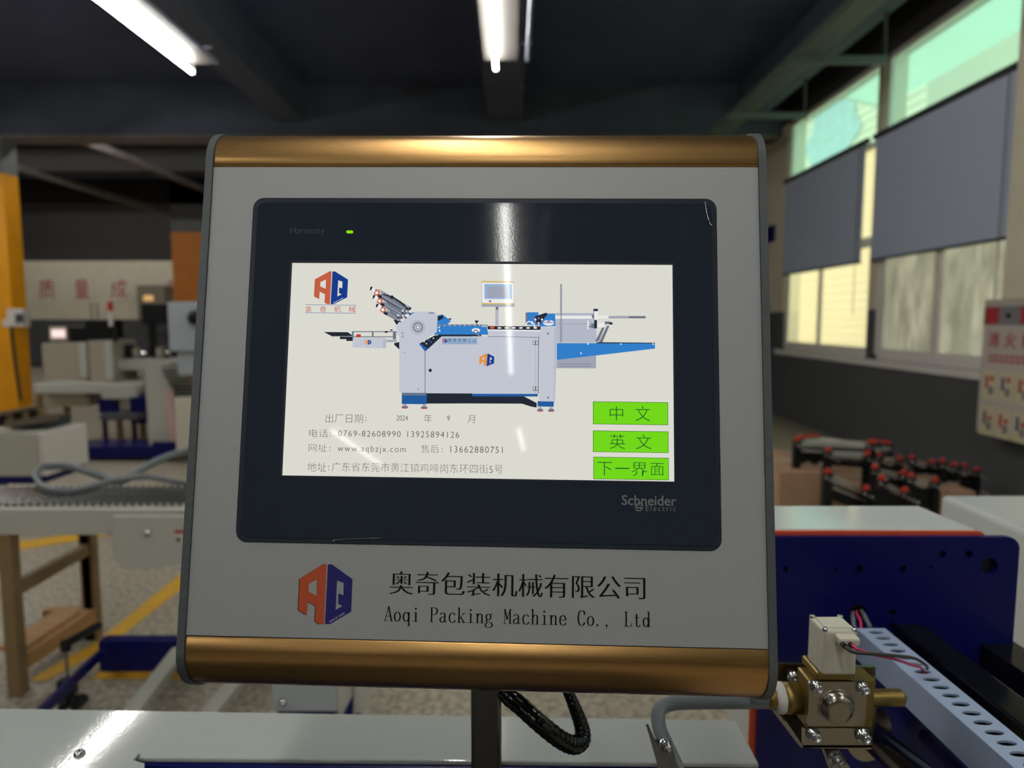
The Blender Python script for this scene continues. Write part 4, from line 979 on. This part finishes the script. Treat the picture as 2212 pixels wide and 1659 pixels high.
# ------------------------------------------------------------------ middle distance, seen below the panel
t = thing('side_table_machine', 'light grey box with a navy foot seen below the control panel', 'machine', PY(690, 1500, 1.6))
a = PY(586, 1478, 1.6); b = PY(730, 1538, 1.6)
MB().box(a.x, b.x, 1.6, 1.9, b.z - .0, .95, M_mblue).build('box', t, bevel=.004)
MB().box(a.x + .01, b.x - .01, 1.61, 1.89, 0, b.z - .001, M_navy).build('pedestal', t)
c_ = PY(765, 1538, 1.62)
MB().box(b.x + .001, c_.x, 1.6, 1.62, b.z - .2, .95, M_mgrey).build('white_flange', t)
r_ = PY(754, 1500, 1.59); MB().box(r_.x, r_.x + .008, 1.592, 1.598, r_.z + .02, .9, M_oran).build('orange_strip', t)
q = [PY(740, 1545, 1.588), PY(762, 1545, 1.588), PY(762, 1502, 1.588)]
MB().plate([(v.x, v.z) for v in q], [], -1.592, -1.588, M_navy, M=Mv).build('navy_gusset', t)
q = [ph(765, 1540, 1.6), ph(787, 1540, 1.6), ph(830, 1440, 1.6), ph(765, 1440, 1.6)]
MB().plate(q, [], -1.62, -1.6, M_mgrey, M=Mv).build('sloping_panel', t)
p = PY(611, 1518, 1.59); MB().lathe(p, (0, -1, 0), [(.008, -.005), (.008, .002), (.0001, .006)], M_screw, 14).build('bolt', t)
# dark floor frame: navy beam, grey rails
Yn = 2.69
a = PY(215, 1450, Yn); b = PY(640, 1450, Yn)
t = thing('floor_frame', 'low navy floor frame with two grey rails, lower left', 'frame', (a.x, Yn, 0))
MB().box(a.x, b.x, Yn, Yn + .06, 0.0, .135, M_navy).build('cross_beam', t, bevel=.004)
for (x_a, y_a), (x_b, y_b), wpx in (((390, 1405), (293, 1530), .06), ((560, 1410), (460, 1535), .06)):
    pa, pb_ = PZ(x_a, y_a, .10), PZ(x_b, y_b, .10); dd = (pb_ - pa).normalized()
    MB().beam(pa, pb_ + dd * .6, wpx, .03, M_mgrey).build('rail', t)
pa, pb_ = PZ(218, 1412, .10), PZ(85, 1542, .10); dd = (pb_ - pa).normalized()
MB().beam(pa, pb_ + dd * .5, .02, .035, M_navy).build('side_strip', t)
MB().box(a.x, b.x, Yn - .05, Yn - .002, .001, .006, M_yline).build('yellow_edge', t)

# roller conveyor
Yc0, Yc1 = 2.50, 2.82
zc_ = PY(100, 1100, Yc0).z
xcl = PY(-300, 1120, Yc0).x; xcr = PY(620, 1120, Yc0).x
conv = thing('roller_conveyor', 'long steel roller conveyor on brown legs at the left', 'conveyor', (PY(200, 1120, Yc0).x, 2.7, 0))
hb = zc_ - PY(100, 1156, Yc0).z
MB().box(xcl, xcr, Yc0, Yc0 + .04, zc_ - hb, zc_, M_mgrey).build('front_beam', conv, bevel=.004)
MB().box(xcl, xcr, Yc1, Yc1 + .04, zc_ - hb, zc_, M_mgrey).build('back_beam', conv)
rn = 0; xx = xcl + .02
MB().box(xcl, xcr, Yc0 + .045, Yc1 - .005, zc_ - .05, zc_ - .045, M_black).build('roller_shade_sheet', conv)  # black sheet put in as the shade between the rollers
rl = MB().cyl((0, Yc0 + .045, 0), (0, Yc1 - .005, 0), .0085, M_roll, 10)
r0 = None
while xx < xcr - .02:
    if r0 is None:
        r0 = rl.build('roller', conv); rr_ = r0
    else:
        rr_ = r0.copy(); COL.objects.link(rr_)
    rr_.location = (xx, 0, zc_ + .004); xx += .030
def leg(x, y, z0_, z1_, w_=.05): MB().box(x - w_ / 2, x + w_ / 2, y - w_ / 2, y + w_ / 2, z0_, z1_, M_brown).build('leg', conv, bevel=.003)
lx_ = PY(27, 1300, 2.53).x
lf = PY(199, 1280, 3.0).x
lzt = zc_ - hb
leg(lx_, 2.53, 0, lzt); leg(lf, 3.0, 0.0, lzt)
leg(lx_, 3.0, 0, lzt)
leg(PY(600, 1300, 2.53).x, 2.53, 0, lzt)
MB().beam((lx_, 2.55, PY(25, 1272, 2.55).z), (lf, 2.98, PY(200, 1182, 3.0).z), .035, .05, M_brown).build('cross_bar', conv)
MB().beam((lx_, 2.56, .12), (lf, 2.98, .12), .05, .06, M_wood).build('bottom_rail', conv)
MB().beam((lx_ - .2, 2.99, .12), (lf, 2.99, .12), .05, .05, M_wood).build('bottom_rail', conv)
MB().box(lx_, lf - .12, 2.58, 2.92, .15, .165, M_wood).build('shelf', conv)
# hanging panel on the conveyor
Yh = 2.47
pts = [ph(241, 1116, Yh), ph(470, 1116, Yh), ph(470, 1200, Yh), ph(345, 1230, Yh), ph(268, 1230, Yh), ph(246, 1208, Yh)][::-1]
t = thing('hanging_guard', 'pale grey guard panel with a round bolt hung on the conveyor front', 'panel', (PY(320, 1170, Yh).x, Yh, PY(320, 1170, Yh).z))
MB().plate(pts, [], -(Yh + .02), -Yh, M_mgrey, M=Mv).build('sheet', t, bevel=.003)
p = PY(320, 1150, Yh); MB().lathe(p, (0, -1, 0), [(.014, 0), (.013, .006), (.008, .014), (.0001, .016)], M_screw, 16).build('bolt', t)
a = PY(377, 1145, Yh - .001); b = PY(420, 1173, Yh - .001)
lb = MB().box(a.x, b.x, Yh - .002, Yh - .0003, b.z, a.z, M_paper).box(a.x, b.x, Yh - .003, Yh - .002, a.z - .012, a.z, M_redp).box(a.x + .006, a.x + .02, Yh - .003, Yh - .002, b.z + .005, b.z + .02, M_black)
lb.build('warning_label', t)
# cable coil on the conveyor
cp_ = spline([PY(88, 1010, 3.0), PY(78, 1030, 2.85), PY(105, 1065, 2.7), PY(150, 1080, 2.66), PY(205, 1062, 2.75), PY(250, 1040, 2.85), PY(320, 1030, 2.9), PY(395, 1050, 2.8), PY(470, 1060, 2.8)], 8)
for p in cp_: p.z = max(p.z, zc_ + .028)
tag(MB().tube(cp_, .013, M_hose, 8).build('cable_loop'), 'grey cable loop lying on the conveyor rollers', 'cable')
cp_ = spline([PY(90, 1008, 3.1), PY(150, 1008, 3.1), PY(210, 1025, 3.0), PY(260, 1040, 2.95), PY(330, 1000, 3.1), PY(400, 975, 3.2), PY(470, 960, 3.3)], 8)
tag(MB().tube(cp_, .018, M_hose, 8).build('cable_bundle'), 'thicker grey cable bundle behind the conveyor', 'cable')
# black T-handle foot
t = thing('levelling_foot', 'black T-handle jack on a thin rod beside the brown legs', 'jack', PZ(150, 1520, .02))
Yj = 2.45
MB().cyl(PY(139, 1392, Yj), PY(214, 1352, Yj + .25), .016, M_black, 10).build('handle', t)
MB().cyl(PY(141, 1392, Yj), PY(147, 1475, Yj), .006, M_steel, 10).cyl(PY(141, 1385, Yj), PY(142, 1405, Yj), .018, M_black, 10).build('rod', t)
a = PY(130, 1500, Yj); b = PY(162, 1466, Yj); MB().box(a.x, b.x, Yj - .02, Yj + .02, a.z, b.z, M_black).build('nut_block', t, bevel=.004)
MB().cyl(PY(147, 1500, Yj), PY(148, 1525, Yj), .007, M_black, 10).build('stem', t)
for px_ in (145, 172): q_ = PY(px_, 1520, Yj); MB().cyl((q_.x - .012, Yj, q_.z), (q_.x + .012, Yj, q_.z), .035, M_black, 18).build('wheel', t)

# ------------------------------------------------------------------ far left machinery
def boxpx(mb, x0, y0, x1, y1, Y, d, mt):
    a = PY(x0, (y0 + y1) / 2, Y); b = PY(x1, (y0 + y1) / 2, Y); zt_ = PY((x0 + x1) / 2, y0, Y).z; zb_ = PY((x0 + x1) / 2, y1, Y).z
    return mb.box(a.x, b.x, Y, Y + d, zb_, zt_, mt)
def bp_(name, par, x0, y0, x1, y1, Y, d, mt, bevel=.01, **k): return boxpx(MB(), x0, y0, x1, y1, Y, d, mt).build(name, par, bevel=bevel, **k)
t = thing('packing_machine', 'beige twin-cabinet machine with a long grey table, far left', 'machine', PY(170, 950, 8.0))
bp_('cabinet', t, 92, 742, 186, 826, 8.0, .5, M_mbeige); bp_('cabinet', t, 192, 736, 245, 826, 7.9, .5, M_mbeige)
bp_('door_edge', t, 170, 740, 187, 816, 7.95, .04, M_mgrey); bp_('door_edge', t, 226, 737, 242, 820, 7.85, .04, M_mgrey)
bp_('table', t, 72, 829, 305, 850, 7.6, .9, M_mgrey); bp_('table_shelf', t, 245, 776, 400, 800, 8.0, .5, M_mgrey)
bp_('side_panel', t, 218, 832, 296, 862, 7.5, .05, M_mgrey); bp_('drive_box', t, 92, 845, 190, 878, 7.8, .5, M_mbeige)
for px_ in (80, 138, 250, 300): bp_('leg', t, px_, 850, px_ + 9, 955, 7.9, .06, M_brown, 0)
bp_('motor', t, 212, 860, 262, 893, 7.6, .3, M_navy); bp_('gearbox', t, 280, 856, 325, 915, 7.5, .3, M_navy); bp_('cylinder', t, 258, 862, 282, 896, 7.5, .1, M_chrome)
for k in range(9): bp_('fitting', t, 252 + k * 17, 735 + (k * 37) % 28, 264 + k * 17, 772, 8.1, .1, (M_chrome, M_black, M_mbeige)[k % 3], .005)
t = thing('readout_screen', 'small lit readout standing on the beige cabinet', 'screen', PY(125, 740, 8.1))
bp_('housing', t, 106, 706, 144, 738, 8.1, .15, M_mbeige); boxpx(MB(), 111, 712, 139, 729, 8.08, .015, emis('readout_light', rgb(255, 226, 222), 1.1)).build('lit_display', t)
t = thing('control_box', 'black box with two thin rods on the beige cabinets', 'control box', PY(208, 736, 8.0))
bp_('housing', t, 184, 690, 236, 733, 8.0, .3, M_black); bp_('side_box', t, 148, 706, 184, 738, 8.1, .3, M_black)
for px_ in (196, 209): q_ = PY(px_, 655, 8.1); MB().cyl((q_.x, 8.1, q_.z), (q_.x, 8.1, PY(px_, 692, 8.1).z), .018, M_mbeige, 8).build('rod', t)
t = thing('signal_tower', 'white signal tower light with a red top', 'signal light', PY(238, 700, 7.9))
q_ = PY(238, 664, 7.9); MB().cyl((q_.x, 7.9, PY(238, 672, 7.9).z), (q_.x, 7.9, PY(238, 652, 7.9).z), .028, M_red, 12).build('red_lamp', t)
MB().cyl((q_.x, 7.9, PY(238, 704, 7.9).z), (q_.x, 7.9, PY(238, 672, 7.9).z), .024, M_alu, 12).build('tower', t)
MB().cyl((q_.x, 7.96, PY(238, 739, 7.96).z), (q_.x, 7.96, PY(238, 703, 7.96).z), .03, M_black, 12).build('mount', t)
t = thing('dark_monitor', 'black monitor in front of the grey board on the far wall', 'monitor', PY(330, 705, 9.0))
bp_('monitor_case', t, 305, 656, 358, 700, 9.0, .08, M_black, .006); bp_('stand', t, 325, 700, 338, 935, 9.02, .05, M_black, .004)
bp_('arm', t, 338, 700, 372, 718, 9.0, .06, M_blindd)
t = thing('wall_cabinet', 'grey-brown wall cabinet with a glowing patch as a warm reflection, right of the red characters', 'cabinet', PY(326, 690, 20.5))
bp_('case', t, 296, 616, 356, 690, 20.4, .5, mat('board_grey_brown', rgb(128, 118, 102), .6)); boxpx(MB(), 310, 638, 330, 650, 20.37, .03, emis('warm_reflection_glow', rgb(236, 190, 120), .8)).build('warm_reflection', t)  # small glowing patch stands in for a warm reflection on the case
t = thing('folding_machine', 'white folding machine with a sloping side and navy base, left of the panel', 'machine', PY(350, 960, 7.0))
pts = [ph(312, 790, 7.0), ph(345, 788, 7.0), ph(378, 845, 7.0), ph(372, 962, 7.0), ph(322, 962, 7.0)][::-1]
MB().plate(pts, [], -7.4, -7.0, M_mgrey, M=Mv).build('side_panel', t, bevel=.01)
bp_('door_edge', t, 361, 845, 377, 962, 6.98, .02, M_pink, 0); bp_('front_panel', t, 378, 860, 470, 980, 6.7, .6, M_paper)
for k in range(7): bp_('roller_slat', t, 350 + k * 5, 800 + k * 9, 480, 804 + k * 9, 6.9 - .01 * k, .05, M_black if k % 2 == 0 else M_dchr, 0)
bp_('base', t, 142, 964, 376, 990, 6.9, .4, M_navy); bp_('base_end', t, 330, 955, 376, 990, 6.85, .04, M_navy, 0)
t = thing('tall_machine', 'pale grey upright machine with a dark round knob under the orange column', 'machine', PY(400, 800, 6.6))
bp_('upper_body', t, 362, 652, 480, 760, 6.6, .5, M_mblue, .02); bp_('lower_body', t, 382, 758, 480, 812, 6.65, .2, M_mblue, .02)
q_ = PY(423, 686, 6.58); MB().lathe((q_.x, 6.6, q_.z), (0, -1, 0), [(.07, 0), (.07, .05), (.05, .07), (.0001, .07)], M_black, 18).build('knob', t)
t = thing('low_cabinet', 'pale low cabinet on a navy skirt, left edge behind the conveyor', 'cabinet', PY(40, 1040, 5.0))
bp_('body', t, -60, 935, 84, 1030, 5.0, .5, M_mgrey); bp_('end_panel', t, 84, 937, 99, 1028, 4.98, .5, M_alu, .004); bp_('skirt', t, -60, 1030, 92, 1046, 5.0, .5, M_navy)
for px_ in (0, 82): bp_('foot', t, px_, 1046, px_ + 10, 1108, 5.05, .04, M_black, 0)
t = thing('tool_rack', 'metal tool rack lying on the low cabinet at the left edge', 'rack', PY(60, 900, 5.1))
MB().beam(PY(-20, 897, 5.0), PY(88, 878, 5.3), .03, .03, M_steel).build('top_rail', t)
MB().beam(PY(10, 917, 5.0), PY(128, 900, 5.2), .04, .05, M_steel).build('lower_rail', t)
for k in range(6): bp_('tool', t, -5 + k * 17, 893 - k * 2, 5 + k * 17, 922 - k * 2, 5.1 + k * .03, .06, (M_black, M_brown)[k % 2], .005)
bp_('block', t, 20, 905, 100, 926, 5.15, .3, M_blindd)
t = thing('work_stool', 'dark seat on the navy base among the far machines', 'stool', PY(255, 925, 7.3))
bp_('seat', t, 215, 895, 300, 908, 7.31, .15, M_walld); bp_('leg', t, 222, 908, 230, 962, 7.32, .03, M_black, 0); bp_('leg', t, 285, 908, 293, 962, 7.32, .03, M_black, 0)
bp_('leg', t, 222, 908, 230, 958, 7.42, .03, M_black, 0); bp_('leg', t, 285, 908, 293, 958, 7.42, .03, M_black, 0)
# socket box on the yellow column
xs = cxr
t = thing('socket_box', 'white switch box on the yellow column', 'switch box', (cxr, 10.4, PY(30, 690, 10.4).z))
bp_('box', t, 14, 667, 50, 706, 10.25, .15, M_alu, .01); bp_('socket', t, 5, 690, 32, 706, 10.22, .1, M_alu, .008); bp_('screen', t, 33, 678, 50, 697, 10.235, .014, M_walld, 0)
tag(MB().tube(spline([PY(24, 706, 10.2), PY(30, 760, 10.2), PY(38, 820, 10.2), PY(45, 865, 10.2)], 5), .022, M_wblk, 6).build('power_cable'), 'dark cable hanging down the yellow column', 'cable')
# red characters on the far wall
for k, (ch_, xa, xb, lab) in enumerate((('质', 85, 118, 'red character on pale square, leftmost on the far wall'), ('量', 163, 192, 'red character on pale square, second on the far wall'), ('成', 240, 275, 'red character on pale square, third on the far wall'), ('就', 362, 394, 'red character half hidden behind the orange column'))):
    Yw = 20.98
    a = PY(xa, 645, Yw); b = PY(xb, 604, Yw)
    t = thing('wall_character', lab, 'sign', ((a.x + b.x) / 2, Yw, a.z), group='red characters on the far wall')
    MB().box(a.x - .08, b.x + .1, Yw - .02, Yw, a.z - .08, b.z + .1, M_paper).build('backing_board', t)
    m_ = MB()
    put_text(m_, ch_, a.x, b.x, a.z, b.z, -(Yw - .022), M_redp, .004, M=Matrix(((1, 0, 0, 0), (0, 0, -1, 0), (0, 1, 0, 0), (0, 0, 0, 1))) @ Matrix.Translation((0, 0, 2 * 0)))
    m_.build('lettering', t)

# ------------------------------------------------------------------ right background
# fire hydrant cabinet on the pilaster
Xh = 3.62
ya = PX(2117, 800, Xh).y; yb_ = ya - .75
za = PX(2125, 648, Xh).z; zb_ = PX(2117, 936, Xh).z
t = thing('hydrant_cabinet', 'fire hydrant cabinet with red lettering on the right wall', 'cabinet', (Xh, ya, zb_))
MB().box(Xh, XR - .18, yb_, ya, zb_, za, M_mbeige).build('case', t, bevel=.01)
MB().box(Xh - .02, Xh - .001, yb_ + .03, ya - .03, zb_ + .04, za - .04, mat('cabinet_door_pale', rgb(190, 180, 172), .5)).build('door', t, bevel=.004)
MB().box(Xh - .024, Xh - .0205, yb_ + .04, ya - .04, za - .19, za - .05, M_colg).build('top_strip', t)
Mw = Matrix(((0, 0, -1, Xh - .0215), (-1, 0, 0, ya), (0, 1, 0, 0), (0, 0, 0, 1)))     # 2-D (distance toward camera, z)
pm = MB()
pm.box(.06, .20, za - .18, za - .06, .003, .005, M_redp, M=Mw).box(.42, .56, za - .18, za - .06, .003, .005, M_redp, M=Mw)
pm.cyl(Mw @ Vector((.30, za - .12, .003)), Mw @ Vector((.30, za - .12, .012)), .02, M_black, 12)
pm.build('red_squares', t)
tp = MB()
for k, ch_ in enumerate('消火栓'): put_text(tp, ch_, .10 + k * .17, .22 + k * .17, za - .36, za - .24, .001, M_redp, .02, M=Mw)
for k in range(2):
    for j in range(9): tp.box(.12 + j * .055, .16 + j * .055, za - .43 - k * .035, za - .41 - k * .035, 0, .001, M_redp, M=Mw)
tp.build('lettering', t)
for r_i in range(2):
    for c_i in range(3):
        x_ = .07 + c_i * .17; z_ = za - .53 - r_i * .27
        g = MB().box(x_, x_ + .15, z_ - .22, z_, .0005, .0012, mat('notice_cream', rgb(206, 194, 160), .7) if (r_i, c_i) == (0, 0) else bpy.data.materials['notice_cream'], M=Mw)
        g.box(x_ + .03, x_ + .06, z_ - .14, z_ - .04, .0012, .002, (M_redp, M_lgb)[(c_i + r_i) % 2], M=Mw)
        g.plate(circ(x_ + .10, z_ - .06 - .03 * r_i, .022, 12), [], .0012, .002, M_redp, M=Mw)
        g.box(x_ + .07, x_ + .12, z_ - .18, z_ - .12, .0012, .002, M_colg, M=Mw)
        g.build('instruction_picture', t)
# cartons and folding plates beside the right wall
def carton(x0, y0, x1, Y, d, label, hz=.42):
    a = PY(x0, y0, Y); b = PY(x1, y0, Y)
    t_ = thing('carton', label, 'box', ((a.x + b.x) / 2, Y, 0), group='cardboard boxes by the right wall')
    a.z = hz
    MB().box(a.x, b.x, Y, Y + d, 0, a.z, M_carton).build('body', t_, bevel=.004)
    MB().box(a.x, b.x, Y + d * .48, Y + d * .52, a.z, a.z + .002, M_paper).build('tape', t_)
    return a.z
zc1 = carton(1684, 1018, 1790, 4.55, .8, 'brown cardboard carton nearest the control panel')
carton(1800, 1022, 1960, 4.6, .75, 'brown cardboard carton under the black folding plates', .30)
carton(1968, 1050, 2110, 4.6, .5, 'brown cardboard carton beside the white housing', .27)
def fold_unit(px0, py0, px1, py1, Y, dY, base, label, rods=3, ph_=.10):
    a = PY(px0, py0, Y); b = PY(px1, py1, Y + dY)
    t_ = thing('folding_plate', label, 'machine part', ((a.x + b.x) / 2, Y, base), group='black folding plate units by the right wall')
    for p in (a, b):
        MB().box(p.x - .025, p.x + .025, p.y - .02, p.y + .02, base, p.z, M_black).build('side_bar', t_)
        MB().lathe((p.x, p.y, p.z), (0, 0, 1), [(.015, 0), (.018, .010), (.016, .026), (.0001, .028)], M_knob, 12).build('knob', t_)
        for k in range(4):
            MB().lathe((p.x + .028 * k - .02, p.y - .025, p.z - .02 - .014 * k), (0, -1, .4), [(.009, 0), (.008, .008), (.0001, .01)], M_screw, 8).build('nut', t_)
    for k in range(rods):
        d_ = Vector((0, .012 - .006 * k, -.01 - .02 * k)); MB().cyl(a + d_, b + d_, .008, (M_roll, M_roll, M_dchr)[k % 3], 8).build('rod', t_)
    q_ = [Vector((v.x, v.y, max(v.z - d__, base + .004))) for v, d__ in ((a, .045), (b, .045), (b, .045 + ph_), (a, .045 + ph_))]
    MB().hexa(q_, [v + Vector((0, .01, 0)) for v in q_], M_black).build('plate', t_)
fold_unit(1722, 952, 1880, 958, 4.68, .05, .421, 'black folding plate unit nearest the control panel, on the tall carton', 4)
fold_unit(1732, 948, 1892, 957, 4.85, .05, .421, 'black folding plate unit just behind the nearest one on the tall carton', 4)
fold_unit(1748, 946, 1910, 958, 5.02, .05, .421, 'black folding plate unit in the third row on the tall carton', 4)
fold_unit(1762, 944, 1920, 960, 5.42, .05, 0.0, 'black folding plate unit at the back of the left cluster', 4)
fold_unit(1788, 975, 1874, 982, 4.52, .03, 0.0, 'tall black folding plate unit between the first two cartons', 3, .05)
fold_unit(1788, 1022, 1872, 1058, 3.85, .10, 0.0, 'slanting folding plate unit low in front of the cartons', 4)
fold_unit(1900, 985, 1944, 992, 4.78, .05, .302, 'short black folding plate unit right of the middle', 3, .12)
fold_unit(1970, 990, 2014, 1000, 4.96, .05, .302, 'black folding plate unit over the seam of the two right cartons', 2, .12)
fold_unit(2036, 998, 2062, 1006, 4.86, .05, .272, 'narrow black folding plate unit toward the window wall', 2, .12)
fold_unit(2084, 1008, 2110, 1016, 5.18, .05, 0.0, 'black folding plate unit at the right end of the pile', 2, .12)
fold_unit(1905, 1036, 1955, 1062, 3.88, .10, 0.0, 'small folding plate unit low beside the white housing', 3)
fold_unit(1968, 1030, 2020, 1040, 4.2, .05, 0.0, 'folding plate unit standing before the rightmost carton', 3, .14)
fold_unit(1890, 1012, 1952, 1024, 4.3, .08, 0.0, 'folding plate unit standing before the middle carton', 3, .14)
# blue notice on the far part of the right wall
a = PX(1660, 500, XR - .01)
tag(MB().box(XR - .01, XR, a.y - .25, a.y + .25, a.z - .18, a.z + .08, M_navy).build('wall_notice'), 'small blue notice on the cream wall beside the far blind', 'notice')
